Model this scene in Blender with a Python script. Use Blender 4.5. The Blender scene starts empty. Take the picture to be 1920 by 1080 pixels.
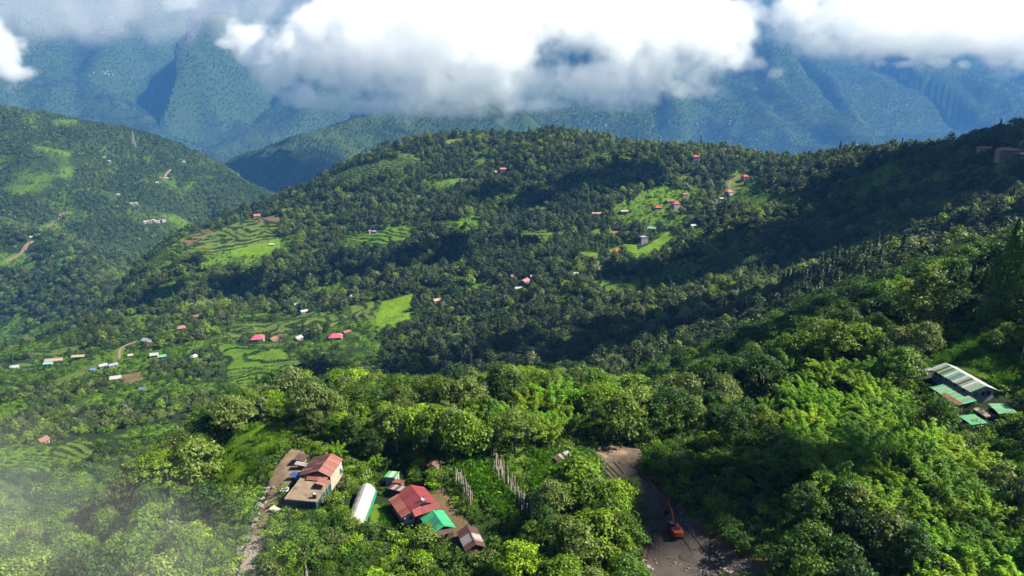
import bpy, bmesh, math, random
import numpy as np
from mathutils import Vector, Matrix, Euler

# ---------------------------------------------------------------- scene, camera, sky, sun
scene = bpy.context.scene
S = 1.25                       # metres per layout unit
F = 1330.0                     # focal length in photograph pixels (1920 wide)
PITCH = math.radians(17.0)
CAM = np.array([0.0, 0.0, 100.0])
cam_data = bpy.data.cameras.new("camera")
cam_data.sensor_width = 36.0
cam_data.lens = 36.0 * F / 1920.0
cam_data.clip_start = 0.5
cam_data.clip_end = 40000.0
cam = bpy.data.objects.new("camera", cam_data)
cam.location = CAM
cam.rotation_euler = (math.pi / 2 - PITCH, 0, 0)
scene.collection.objects.link(cam)
scene.camera = cam

SUN_AZ = math.atan2(1.0, -0.04)           # measured from +Y towards +X
SUN_EL = math.radians(46.0)
SUN_DIR = Vector((math.sin(SUN_AZ) * math.cos(SUN_EL), math.cos(SUN_AZ) * math.cos(SUN_EL), math.sin(SUN_EL)))

world = bpy.data.worlds.new("World")
scene.world = world
world.use_nodes = True
wn = world.node_tree.nodes
wl = world.node_tree.links
for n in list(wn):
    wn.remove(n)
sky = wn.new("ShaderNodeTexSky")
sky.sky_type = 'NISHITA'
sky.sun_disc = False
sky.sun_elevation = SUN_EL
sky.sun_rotation = SUN_AZ
sky.altitude = 1800
bg = wn.new("ShaderNodeBackground")
bg.inputs['Strength'].default_value = 0.05
wo = wn.new("ShaderNodeOutputWorld")
wl.new(sky.outputs[0], bg.inputs[0])
wl.new(bg.outputs[0], wo.inputs[0])

sun_data = bpy.data.lights.new("sun", 'SUN')
sun_data.energy = 5.0
sun_data.angle = math.radians(0.5)
sun_data.color = (1.0, 0.92, 0.76)
sun = bpy.data.objects.new("sun", sun_data)
sun.rotation_euler = SUN_DIR.to_track_quat('Z', 'Y').to_euler()
sun.location = (300, 100, 400)
scene.collection.objects.link(sun)

scene.view_settings.view_transform = 'Standard'
scene.view_settings.look = 'None'
scene.view_settings.gamma = 1.0
scene.view_settings.use_curve_mapping = False
scene.view_settings.exposure = 1.65
cy = scene.cycles
cy.use_denoising = True
cy.max_bounces = 26
cy.diffuse_bounces = 0
cy.glossy_bounces = 1
cy.transmission_bounces = 3
cy.volume_bounces = 24
cy.transparent_max_bounces = 6
cy.use_adaptive_sampling = True
cy.adaptive_threshold = 0.02
cy.caustics_reflective = False
cy.caustics_refractive = False
cy.volume_max_steps = 256
cy.sample_clamp_indirect = 8.0

# ---------------------------------------------------------------- helpers: numbers
rng = np.random.default_rng(7)
random.seed(7)
SP, CP = math.sin(PITCH), math.cos(PITCH)

def ray(u, v):
    xr = (u - 960.0) / F
    yr = (540.0 - v) / F
    return np.array([xr, CP + yr * SP, -SP + yr * CP])

def depth_pt(u, v, Y):
    d = ray(u, v)
    return CAM + d * (Y * S / d[1])

def at_z(u, v, z):
    d = ray(u, v)
    t = (z - CAM[2]) / d[2]
    return CAM + d * t

def project(p):
    p = np.asarray(p, float)
    q = p - CAM
    dep = q[..., 1] * CP - q[..., 2] * SP
    up = q[..., 1] * SP + q[..., 2] * CP
    dep = np.where(np.abs(dep) < 1e-6, 1e-6, dep)
    return 960 + F * q[..., 0] / dep, 540 - F * up / dep, dep

def _hash(ix, iy, seed):
    h = (ix.astype(np.int64) * 374761393 + iy.astype(np.int64) * 668265263 + seed * 1442695041) & 0xFFFFFFFF
    h = ((h ^ (h >> 13)) * 1274126177) & 0xFFFFFFFF
    h = h ^ (h >> 16)
    return (h & 0xFFFFFF) / float(0xFFFFFF)

def vnoise(x, y, seed=0):
    ix = np.floor(x); iy = np.floor(y)
    fx = x - ix; fy = y - iy
    fx = fx * fx * fx * (fx * (fx * 6 - 15) + 10)
    fy = fy * fy * fy * (fy * (fy * 6 - 15) + 10)
    a = _hash(ix, iy, seed); b = _hash(ix + 1, iy, seed)
    c = _hash(ix, iy + 1, seed); d = _hash(ix + 1, iy + 1, seed)
    return (a + (b - a) * fx) * (1 - fy) + (c + (d - c) * fx) * fy

def fbm(x, y, octaves=4, seed=0):
    s = 0.0; a = 0.5; t = 0.0
    for i in range(octaves):
        s = s + a * vnoise(x + 17.3 * i, y - 9.1 * i, seed + i * 31)
        t += a
        x = x * 2.03; y = y * 2.03; a *= 0.5
    return s / t

def sstep(a, b, x):
    t = np.clip((x - a) / (b - a), 0, 1)
    return t * t * (3 - 2 * t)

# ---------------------------------------------------------------- terrain: heights
# (u, v, forward distance): places on the ground seen in the photograph
CTRL = [
 (540,860,135),(480,820,150),(480,1000,105),(470,1060,95),(590,915,122),(675,985,110),(770,985,112),(885,1030,105),
 (815,890,127),(960,930,118),(1060,880,130),(1140,860,136),(1190,880,130),(1265,1000,110),(1330,1080,98),(950,1080,98),(700,1080,97),(1230,930,122),
 (700,860,140),
 (0,690,520),(0,760,400),(100,680,540),(220,710,470),(290,660,540),(330,760,400),(440,690,480),(490,640,560),(430,600,620),
 (80,830,330),(50,900,270),
 (98,660,565),(207,622,610),(296,604,640),(415,587,660),(600,570,670),
 (300,470,880),(400,430,950),(500,400,1050),(480,385,1100),(600,420,930),(700,430,880),(600,500,790),(250,560,770),(700,500,760),
 (700,290,1250),(880,258,1250),(1050,255,1200),(1260,278,1080),(1385,280,1080),(1500,300,980),(1600,294,900),(1700,278,780),(1850,260,700),(1920,254,660),
 (600,340,1190),
 (900,330,1050),(1000,400,900),(900,450,820),(1200,460,770),(1300,390,880),(1385,340,970),(1180,500,680),(1000,500,700),(1000,560,600),
 (800,560,640),(720,600,600),(620,640,560),(1200,560,560),(800,680,460),(900,720,380),(700,700,430),(1100,640,430),(1300,560,500),
 (1420,440,680),(1500,500,560),(1700,350,680),(1700,430,560),(1885,294,640),(1885,350,560),(1600,400,680),(1900,420,440),
 (1400,620,350),(1600,500,380),
 (1880,600,170),(1800,720,152),(1860,800,135),(1700,640,180),(1550,650,190),(1450,690,190),(1300,750,180),(1880,850,125),
]
# (u, v of the canopy, distance, canopy height): ground under tall growth
CANOPY = [(1650,800,115,9),(1550,760,135,9),(1750,900,95,9),(1880,1050,80,8),(1450,1000,98,4),(1350,850,130,4),(1350,950,112,3),(1560,1070,86,7),(1400,1060,92,2),
 (250,870,150,9),(0,1080,110,9),(200,1000,120,8),(100,1080,100,4),(400,900,135,4),(330,960,120,6),(1300,680,200,12),(1150,720,185,12)]
# (u column, distance, height relative to the camera's ground level 80 below it)
HID = [(500,190,-18),(700,180,-10),(900,180,-10),(1100,180,-8),(600,260,-80),(800,260,-72),(1000,260,-60),(1200,260,-45),(250,200,-55),(100,200,-70),(0,180,-60),
 (350,300,-100),(400,190,-25),
 (150,710,-178),(300,730,-172),(450,740,-165),(0,650,-185),(-200,600,-170),(-200,400,-120),
 (0,760,-250),(150,800,-235),(300,1000,-190),(400,1120,-180),(0,950,-360),(150,1000,-330),(300,1250,-330),(450,1350,-300),
 (700,1500,-220),(960,1500,-200),(1300,1400,-220),(1600,1200,-200),(1900,950,-120),(2200,900,-90),(2200,600,26),(2200,300,20),(2200,150,14),(2200,90,12),
 (-300,150,-40),(-300,100,-15),(-300,1300,-420),(0,1700,-440),(400,1900,-460),(960,2200,-480),(1900,2200,-480),(2300,2500,-480),(-300,2500,-480),
 (960,60,0),(500,60,2),(1400,60,8),(1900,50,10),(0,60,-4),(960,25,0),(0,25,0),(1900,25,6),
 (0,5000,-520),(960,5000,-520),(1900,5000,-520),(0,9000,-520),(960,9000,-520),(1900,9000,-520)]
cp = []
for u, v, Y in CTRL:
    cp.append(depth_pt(u, v, Y))
for u, v, Y, h in CANOPY:
    p = depth_pt(u, v, Y); p[2] -= h * S; cp.append(p)
for u, Y, z in HID:
    a = (u - 960.0) / F / 0.93
    cp.append(np.array([a * Y * S, Y * S, z * S]))
cp = np.array(cp)

def _feat(x, y):
    y = np.maximum(y, 12.0)
    return np.stack([x / y * 1.3, np.log(y)], -1)

def _tps(r2):
    return 0.5 * r2 * np.log(r2 + 1e-9)

_cf = _feat(cp[:, 0], cp[:, 1])
_n = len(cp)
_K = _tps(((_cf[:, None, :] - _cf[None, :, :]) ** 2).sum(-1)) + np.eye(_n) * 0.0006
_P = np.concatenate([np.ones((_n, 1)), _cf], 1)
_A = np.zeros((_n + 3, _n + 3)); _A[:_n, :_n] = _K; _A[:_n, _n:] = _P; _A[_n:, :_n] = _P.T
_w = np.linalg.solve(_A, np.concatenate([cp[:, 2], np.zeros(3)]))

_cc = (_cf ** 2).sum(1)
def main_height(x, y):
    sh = x.shape
    f = _feat(x.ravel(), y.ravel())
    out = np.empty(len(f))
    for i in range(0, len(f), 40000):
        g = f[i:i + 40000]
        r2 = np.maximum((g ** 2).sum(1)[:, None] + _cc[None, :] - 2.0 * (g @ _cf.T), 0.0)
        out[i:i + 40000] = _tps(r2) @ _w[:_n] + _w[_n] + g @ _w[_n + 1:]
    return out.reshape(sh)

# crest lines (u, v, distance), flank slope, gully wavelength
RIDGES = [
 ([(-250,120,2300),(0,192,2350),(65,207,2400),(160,235,2450),(250,270,2450),(380,328,2350),(480,390,2200),(560,430,2050)], 0.50, 210),
 ([(-250,380,1500),(0,424,1500),(80,452,1430),(160,520,1280),(215,590,1100)], 0.50, 150),
 ([(395,338,2950),(470,292,3200),(560,254,3400),(640,230,3600),(760,208,3900),(900,170,4600)], 0.52, 260),
 ([(-400,-150,6000),(100,-130,6300),(500,-120,6800),(900,-120,6800),(1300,-100,7200),(1700,-60,7600),(2200,-60,7600)], 0.46, 700),
 ([(100,-60,5900),(200,70,5300),(300,143,4700),(420,190,4200),(480,260,3700)], 0.55, 420),
 ([(-250,-20,5200),(0,70,4700),(110,120,4300),(200,170,3900),(300,250,3500)], 0.55, 380),
 ([(620,120,5600),(800,130,5400),(1000,120,5200),(1150,80,5300),(1300,60,5500)], 0.50, 420),
 ([(1150,70,5300),(1310,110,4900),(1400,168,4400),(1450,225,3950),(1500,280,3600)], 0.55, 380),
 ([(1000,150,5100),(1080,190,4500),(1130,240,4000)], 0.55, 320),
 ([(1480,40,6600),(1600,70,6300),(1760,95,6100),(1900,92,5900),(2150,60,5900)], 0.50, 500),
 ([(1620,72,6300),(1700,160,5200),(1640,205,4700),(1570,240,4300),(1540,275,3900)], 0.55, 380),
 ([(1780,95,6000),(1820,150,5200),(1860,205,4600),(1880,260,4100)], 0.55, 360),
]
RSCALE = [0.78, 0.86, 1.0] + [1.6] * 9
_rid = []
for pts, sl, wl_ in RIDGES:
    k_ = RSCALE[len(_rid)]
    _rid.append((np.array([depth_pt(p[0], p[1], p[2] * k_) for p in pts]), sl, wl_ * S * k_))

def ridge_height(x, y):
    best = np.full(x.shape, -1e9)
    wa = sstep(500, 3000, y) * 260
    wx = x + (fbm(x / 420, y / 420, 3, 5) - 0.5) * wa
    wy = y + (fbm(x / 420 + 50, y / 420, 3, 6) - 0.5) * wa
    fine = fbm(x / 140, y / 140, 3, 80) - 0.5
    for k, (P, sl, lam) in enumerate(_rid):
        D = (P[:, 2].max() + 750) / (sl * 0.6)
        sel = (wx > P[:, 0].min() - D) & (wx < P[:, 0].max() + D) & (wy > P[:, 1].min() - D) & (wy < P[:, 1].max() + D)
        if not sel.any(): continue
        px, py = wx[sel], wy[sel]
        zb = np.full(px.shape, -1e9); zc = np.zeros(px.shape); db = np.zeros(px.shape); sb = np.zeros(px.shape); sd = np.zeros(px.shape)
        acc = 0.0
        for i in range(len(P) - 1):
            a, b = P[i], P[i + 1]
            d = b[:2] - a[:2]; L = np.hypot(*d)
            t = np.clip(((px - a[0]) * d[0] + (py - a[1]) * d[1]) / (L * L), 0, 1)
            dist = np.hypot(px - a[0] - d[0] * t, py - a[1] - d[1] * t)
            c = a[2] + (b[2] - a[2]) * t
            z = c - sl * dist
            m = z > zb
            zb[m] = z[m]; zc[m] = c[m]; db[m] = dist[m]; sb[m] = (acc + t * L)[m]
            sd[m] = np.sign((px - a[0]) * d[1] - (py - a[1]) * d[0])[m]
            acc += L
        g = np.abs(2 * fbm(sb / lam + sd * 13.7, db / (lam * 3.0) + k * 7, 3, 40 + k) - 1) * 1.6
        soft = np.sqrt(db * db + 25 ** 2) - 25
        z = zc - sl * soft * (1.12 - 0.34 * g) + fine[sel] * np.minimum(db, 160) * 0.22
        best[sel] = np.maximum(best[sel], z)
    return best

def height(x, y):
    x = np.asarray(x, float); y = np.asarray(y, float)
    m = main_height(x, y)
    amp = sstep(180, 600, y)
    m = m + (fbm(x / 95, y / 95, 3, 2) - 0.5) * 18 * amp + (fbm(x / 14, y / 14, 2, 3) - 0.5) * 0.9
    r = np.full(x.shape, -1e9)
    far = y > 900
    if far.any():
        r[far] = ridge_height(x[far], y[far])
    k = 30.0
    d = np.abs(m - r)
    return np.maximum(m, r) + np.where(d < k, (k - d) ** 2 / (4 * k), 0)

# the height sheet: fine near the village, coarser with distance
na, nr = 540, 700
aa = np.linspace(-1.25, 1.25, na)
rr = np.exp(np.linspace(math.log(18.0), math.log(20000.0), nr))
AX, RY = np.meshgrid(aa, rr)
TX = AX * (RY + 12); TY = RY
TZ = height(TX, TY)
_lr = np.log(rr)
def fz(x, y):
    """terrain height, looked up"""
    y = np.clip(y, rr[0], rr[-1] * 0.999)
    a = np.clip(x / (y + 12), aa[0], aa[-1] * 0.9999)
    i = (a - aa[0]) / (aa[1] - aa[0]); j = (np.log(y) - _lr[0]) / (_lr[1] - _lr[0])
    i0 = np.clip(i.astype(int), 0, na - 2); j0 = np.clip(j.astype(int), 0, nr - 2)
    fi = i - i0; fj = j - j0
    return (TZ[j0, i0] * (1 - fi) + TZ[j0, i0 + 1] * fi) * (1 - fj) + (TZ[j0 + 1, i0] * (1 - fi) + TZ[j0 + 1, i0 + 1] * fi) * fj

_T = np.exp(np.linspace(math.log(40), math.log(20000), 900))
def hit(u, v):
    """where the line of sight through a spot of the photograph meets the terrain"""
    d = ray(u, v); d = d / np.linalg.norm(d)
    p = CAM + _T[:, None] * d
    below = p[:, 2] < fz(p[:, 0], p[:, 1])
    i = int(np.argmax(below)) if below.any() else len(_T) - 1
    t = np.linspace(_T[max(i - 1, 0)], _T[i], 30)
    p = CAM + t[:, None] * d
    below = p[:, 2] < fz(p[:, 0], p[:, 1])
    j = int(np.argmax(below)) if below.any() else 29
    q = p[j]
    q[2] = float(fz(q[0:1], q[1:2])[0])
    return q

def hits(pts):
    return np.array([hit(u, v) for u, v in pts])

def gz(x, y):
    return float(fz(np.array([x]), np.array([y]))[0])

def in_poly(x, y, poly):
    inside = np.zeros(np.shape(x), bool)
    n = len(poly)
    j = n - 1
    for i in range(n):
        xi, yi = poly[i][0], poly[i][1]; xj, yj = poly[j][0], poly[j][1]
        c = ((yi > y) != (yj > y)) & (x < (xj - xi) * (y - yi) / (yj - yi + 1e-12) + xi)
        inside ^= c
        j = i
    return inside

def poly_dist(x, y, line, closed=False):
    best = np.full(np.shape(x), 1e9)
    n = len(line)
    for i in range(n if closed else n - 1):
        a = line[i]; b = line[(i + 1) % n]
        dx, dy = b[0] - a[0], b[1] - a[1]
        L2 = dx * dx + dy * dy + 1e-9
        t = np.clip(((x - a[0]) * dx + (y - a[1]) * dy) / L2, 0, 1)
        best = np.minimum(best, np.hypot(x - a[0] - dx * t, y - a[1] - dy * t))
    return best

# ---------------------------------------------------------------- helpers: objects
COL = scene.collection

def mesh_from(name, verts, faces):
    me = bpy.data.meshes.new(name)
    me.from_pydata([tuple(map(float, v)) for v in verts], [], [tuple(map(int, f)) for f in faces])
    return me

def quads_mesh(name, V, mat, smooth=False):
    """V: (n,4,3) separate quads"""
    n = len(V)
    me = bpy.data.meshes.new(name)
    me.vertices.add(n * 4)
    me.vertices.foreach_set('co', V.reshape(-1).astype(np.float32))
    me.loops.add(n * 4)
    me.loops.foreach_set('vertex_index', np.arange(n * 4, dtype=np.int32))
    me.polygons.add(n)
    me.polygons.foreach_set('loop_start', np.arange(0, n * 4, 4, dtype=np.int32))
    me.polygons.foreach_set('loop_total', np.full(n, 4, np.int32))
    me.update()
    me.materials.append(mat)
    return me

def grid_mesh(name, X, Y, Z, mat, keep=None, smooth=True):
    r, c = X.shape
    me = bpy.data.meshes.new(name)
    me.vertices.add(r * c)
    me.vertices.foreach_set('co', np.stack([X, Y, Z], -1).reshape(-1).astype(np.float32))
    i = np.arange(r * c).reshape(r, c)
    q = np.stack([i[:-1, :-1], i[:-1, 1:], i[1:, 1:], i[1:, :-1]], -1).reshape(-1, 4)
    if keep is not None:
        q = q[keep[q].any(1)]
    n = len(q)
    me.loops.add(n * 4)
    me.loops.foreach_set('vertex_index', q.reshape(-1).astype(np.int32))
    me.polygons.add(n)
    me.polygons.foreach_set('loop_start', np.arange(0, n * 4, 4, dtype=np.int32))
    me.polygons.foreach_set('loop_total', np.full(n, 4, np.int32))
    me.polygons.foreach_set('use_smooth', np.full(n, smooth, bool))
    me.update()
    me.materials.append(mat)
    return me

def link(name, me, parent=None, loc=None, rot=None):
    o = bpy.data.objects.new(name, me)
    COL.objects.link(o)
    if parent is not None:
        o.parent = parent
    if loc is not None:
        o.location = loc
    if rot is not None:
        o.rotation_euler = rot
    return o

def tag(o, label=None, cat=None, group=None, kind=None):
    if label: o['label'] = label
    if cat: o['category'] = cat
    if group: o['group'] = group
    if kind: o['kind'] = kind
    return o

def thing(name, label, cat, loc, rotz=0.0, group=None):
    o = bpy.data.objects.new(name, None)
    o.empty_display_size = 0.5
    COL.objects.link(o)
    o.location = loc; o.rotation_euler = (0, 0, rotz)
    return tag(o, label, cat, group)

class MB:
    """collects boxes, prisms and tubes into one mesh"""
    def __init__(self):
        self.v = []; self.f = []
    def add(self, verts, faces):
        b = len(self.v)
        self.v += [tuple(map(float, p)) for p in verts]
        self.f += [tuple(b + i for i in f) for f in faces]
        return self
    def box(self, c, s, M=None):
        x, y, z = c; a, b, h = s[0] / 2, s[1] / 2, s[2] / 2
        P = [Vector((x + i * a, y + j * b, z + k * h)) for k in (-1, 1) for j in (-1, 1) for i in (-1, 1)]
        if M is not None:
            P = [M @ p for p in P]
        return self.add(P, [(0, 2, 3, 1), (4, 5, 7, 6), (0, 1, 5, 4), (2, 6, 7, 3), (0, 4, 6, 2), (1, 3, 7, 5)])
    def tube(self, pts, rad, n=6):
        pts = [Vector(p) for p in pts]
        if not hasattr(rad, '__len__'): rad = [rad] * len(pts)
        rings = []
        for i, p in enumerate(pts):
            d = (pts[min(i + 1, len(pts) - 1)] - pts[max(i - 1, 0)]).normalized()
            r = d.to_track_quat('Z', 'Y').to_matrix()
            rings.append([p + r @ Vector((math.cos(2 * math.pi * k / n) * rad[i], math.sin(2 * math.pi * k / n) * rad[i], 0)) for k in range(n)])
        V = [q for r in rings for q in r]
        Fc = []
        for i in range(len(pts) - 1):
            for k in range(n):
                Fc.append((i * n + k, i * n + (k + 1) % n, (i + 1) * n + (k + 1) % n, (i + 1) * n + k))
        Fc.append(tuple(range(n - 1, -1, -1)))
        Fc.append(tuple((len(pts) - 1) * n + k for k in range(n)))
        return self.add(V, Fc)
    def prism(self, poly, h0, h1, axis='z'):
        """extrude a 2D outline"""
        n = len(poly)
        def pt(p, h):
            return (p[0], p[1], h) if axis == 'z' else ((h, p[0], p[1]) if axis == 'x' else (p[0], h, p[1]))
        V = [pt(p, h0) for p in poly] + [pt(p, h1) for p in poly]
        Fc = [tuple(range(n - 1, -1, -1)), tuple(range(n, 2 * n))]
        for i in range(n):
            j = (i + 1) % n
            Fc.append((i, j, n + j, n + i))
        return self.add(V, Fc)
    def mesh(self, name, mat, smooth=False, bevel=0.0):
        me = bpy.data.meshes.new(name)
        me.from_pydata(self.v, [], self.f)
        bm = bmesh.new(); bm.from_mesh(me)
        bmesh.ops.recalc_face_normals(bm, faces=bm.faces)
        if bevel > 0:
            bmesh.ops.bevel(bm, geom=list(bm.edges), offset=bevel, segments=2, affect='EDGES', profile=0.5)
        bm.to_mesh(me); bm.free()
        if smooth:
            me.polygons.foreach_set('use_smooth', [True] * len(me.polygons))
        me.materials.append(mat)
        me.update()
        return me
    def build(self, name, mat, parent=None, smooth=False, bevel=0.0, loc=None, rot=None):
        return link(name, self.mesh(name, mat, smooth, bevel), parent, loc, rot)
# ---------------------------------------------------------------- materials
K = 0.62          # scene-wide scale of the surface colours below
def kc(c): return tuple(x * K for x in c)
class NT:
    def __init__(self, name):
        self.m = bpy.data.materials.new(name)
        self.m.use_nodes = True
        self.n = self.m.node_tree.nodes; self.l = self.m.node_tree.links
        for x in list(self.n): self.n.remove(x)
        self.out = self.n.new("ShaderNodeOutputMaterial")
    def new(self, t, **kw):
        x = self.n.new(t)
        for k, v in kw.items():
            if hasattr(x, k): setattr(x, k, v)
        return x
    def link(self, a, b): self.l.new(a, b)
    def noise(self, scale, detail=3, rough=0.55, coord='Object', dist=0.0):
        if not hasattr(self, 'tc'): self.tc = self.n.new("ShaderNodeTexCoord"); self.geo = self.n.new("ShaderNodeNewGeometry")
        x = self.n.new("ShaderNodeTexNoise")
        x.inputs['Scale'].default_value = scale; x.inputs['Detail'].default_value = detail
        x.inputs['Roughness'].default_value = rough; x.inputs['Distortion'].default_value = dist
        self.l.new(self.geo.outputs['Position'] if coord == 'World' else self.tc.outputs[coord], x.inputs['Vector'])
        return x.outputs['Fac']
    def ramp(self, fac, stops, interp='LINEAR'):
        x = self.n.new("ShaderNodeValToRGB")
        x.color_ramp.interpolation = interp
        e = x.color_ramp.elements
        while len(e) < len(stops): e.new(0.5)
        for i, (p, c) in enumerate(stops):
            e[i].position = p; e[i].color = (c[0], c[1], c[2], 1)
        self.l.new(fac, x.inputs[0])
        return x.outputs['Color']
    def mix(self, fac, a, b, mode='MIX'):
        x = self.n.new("ShaderNodeMix"); x.data_type = 'RGBA'; x.blend_type = mode
        for s, v in ((x.inputs[0], fac), (x.inputs[6], a), (x.inputs[7], b)):
            if isinstance(v, (int, float)): s.default_value = v
            elif isinstance(v, (tuple, list)): s.default_value = (v[0], v[1], v[2], 1)
            else: self.l.new(v, s)
        return x.outputs[2]
    def math(self, op, a, b=0.0, clamp=False):
        x = self.n.new("ShaderNodeMath"); x.operation = op; x.use_clamp = clamp
        for s, v in ((x.inputs[0], a), (x.inputs[1], b)):
            if isinstance(v, (int, float)): s.default_value = v
            else: self.l.new(v, s)
        return x.outputs[0]
    def attr(self, name, kind='GEOMETRY', out='Fac'):
        x = self.n.new("ShaderNodeAttribute"); x.attribute_name = name; x.attribute_type = kind
        return x.outputs[out]
    def bsdf(self, color, rough=0.8, spec=0.3, metal=0.0, bump=None, bstr=0.4, bdist=0.1):
        x = self.n.new("ShaderNodeBsdfPrincipled")
        if isinstance(color, (tuple, list)): x.inputs['Base Color'].default_value = (color[0], color[1], color[2], 1)
        else: self.l.new(color, x.inputs['Base Color'])
        if isinstance(rough, (int, float)): x.inputs['Roughness'].default_value = rough
        else: self.l.new(rough, x.inputs['Roughness'])
        x.inputs['Specular IOR Level'].default_value = spec
        x.inputs['Metallic'].default_value = metal
        if bump is not None:
            b = self.n.new("ShaderNodeBump"); b.inputs['Strength'].default_value = bstr; b.inputs['Distance'].default_value = bdist
            self.l.new(bump, b.inputs['Height']); self.l.new(b.outputs[0], x.inputs['Normal'])
        return x.outputs[0]
    def done(self, shader):
        self.l.new(shader, self.out.inputs['Surface'])
        return self.m

def leaf_material(name, stops, transl=0.35, spec=0.25, vary=0.45):
    t = NT(name)
    tint = t.attr('tint', 'INSTANCER')
    stops = [(p, kc(c)) for p, c in stops]
    col = t.ramp(tint, stops)
    g = t.new("ShaderNodeNewGeometry")
    rnd = g.outputs['Random Per Island']
    k = t.math('ADD', t.math('MULTIPLY', rnd, vary * 1.4), 1 - vary * 0.7)
    oi = t.new("ShaderNodeObjectInfo")
    k = t.math('MULTIPLY', k, t.math('ADD', t.math('MULTIPLY', oi.outputs['Random'], 0.7), 0.65))
    hsv = t.new("ShaderNodeHueSaturation")
    t.link(t.math('ADD', t.math('MULTIPLY', rnd, 0.035), 0.4825), hsv.inputs['Hue'])
    t.link(k, hsv.inputs['Value'])
    t.link(col, hsv.inputs['Color'])
    p = t.bsdf(hsv.outputs[0], 0.55, spec)
    tr = t.new("ShaderNodeBsdfTranslucent")
    tc = t.mix(1.0, hsv.outputs[0], (1.35, 1.45, 0.45), 'MULTIPLY')
    t.link(tc, tr.inputs['Color'])
    ms = t.new("ShaderNodeMixShader"); ms.inputs[0].default_value = transl
    t.link(p, ms.inputs[1]); t.link(tr.outputs[0], ms.inputs[2])
    return t.done(ms.outputs[0])

LEAF = leaf_material("leaf", [(0.0, (0.022, 0.060, 0.012)), (0.25, (0.045, 0.115, 0.014)), (0.5, (0.105, 0.215, 0.014)),
                              (0.72, (0.230, 0.380, 0.014)), (0.86, (0.165, 0.235, 0.045)), (1.0, (0.195, 0.250, 0.095))], 0.35, 0.25, 0.6)
MID_LEAF = leaf_material("hill_leaf", [(0.0, (0.026, 0.052, 0.016)), (0.3, (0.055, 0.090, 0.026)), (0.55, (0.110, 0.155, 0.038)), (0.75, (0.200, 0.310, 0.026)), (0.88, (0.15, 0.19, 0.065)), (1.0, (0.20, 0.225, 0.11))], 0.28, 0.2, 0.65)
BAMBOO = leaf_material("bamboo_leaf", [(0.0, (0.090, 0.25, 0.010)), (0.5, (0.190, 0.43, 0.010)), (1.0, (0.36, 0.55, 0.014))], 0.4)
NEEDLE = leaf_material("needle", [(0.0, (0.018, 0.055, 0.016)), (0.5, (0.035, 0.10, 0.020)), (1.0, (0.085, 0.19, 0.022))], 0.25)
FAR_LEAF = leaf_material("far_leaf", [(0.0, (0.020, 0.046, 0.014)), (0.35, (0.048, 0.085, 0.030)), (0.7, (0.105, 0.150, 0.042)), (1.0, (0.17, 0.22, 0.05))], 0.15, 0.1, 0.6)
CROP = leaf_material("crop_leaf", [(0.0, (0.05, 0.15, 0.010)), (0.5, (0.10, 0.26, 0.010)), (1.0, (0.24, 0.34, 0.020))], 0.35)

def mat_plain(name, col, rough=0.8, spec=0.3, metal=0.0, var=0.25, scale=1.5, dirt=None):
    t = NT(name)
    col = kc(col); dirt = kc(dirt) if dirt is not None else None
    a = t.noise(scale, 4, 0.6)
    dark = tuple(c * (1 - var) for c in col); lite = tuple(min(1, c * (1 + var)) for c in col)
    c = t.ramp(a, [(0.3, dark), (0.7, lite)])
    if dirt is not None:
        c = t.mix(t.ramp(t.noise(scale * 0.6, 5, 0.7), [(0.52, (0, 0, 0)), (0.68, (1, 1, 1))]), c, dirt)
    return t.done(t.bsdf(c, rough, spec, metal, bump=a, bstr=0.25, bdist=0.03))

def mat_sheet(name, col, rust=(0.16, 0.07, 0.04), rust_amt=0.5, axis='X', rough=0.55):
    """corrugated metal sheet: fine ribs down the slope, weathered in blotches"""
    t = NT(name)
    col = kc(col); rust = kc(rust)
    tc = t.new("ShaderNodeTexCoord"); t.tc = tc; t.geo = t.new("ShaderNodeNewGeometry")
    w = t.new("ShaderNodeTexWave"); w.bands_direction = axis; w.wave_profile = 'SIN'
    w.inputs['Scale'].default_value = 3.2
    t.link(tc.outputs['Object'], w.inputs['Vector'])
    n1 = t.noise(0.7, 5, 0.65, 'World'); n2 = t.noise(5.0, 3, 0.6, 'World')
    oi = t.new("ShaderNodeObjectInfo")
    c = t.mix(t.ramp(n2, [(0.35, (0, 0, 0)), (0.75, (1, 1, 1))]), tuple(x * 0.75 for x in col), tuple(min(1, x * 1.15) for x in col))
    e = 0.70 - 0.25 * rust_amt
    c = t.mix(t.ramp(n1, [(e, (0, 0, 0)), (e + 0.14, (1, 1, 1))]), c, rust)
    k = t.math('ADD', t.math('MULTIPLY', oi.outputs['Random'], 0.45), 0.78)
    hsv = t.new("ShaderNodeHueSaturation"); t.link(k, hsv.inputs['Value']); t.link(c, hsv.inputs['Color'])
    return t.done(t.bsdf(hsv.outputs[0], rough, 0.4, 0.0, bump=w.outputs['Fac'], bstr=0.5, bdist=0.04))

BARK = mat_plain("bark", (0.16, 0.13, 0.10), 0.9, 0.1, 0, 0.35, 3)
PALE_BARK = mat_plain("pale_bark", (0.32, 0.29, 0.24), 0.9, 0.1, 0, 0.3, 3)
CULM = mat_plain("culm", (0.16, 0.20, 0.05), 0.6, 0.3, 0, 0.3, 3)

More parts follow.
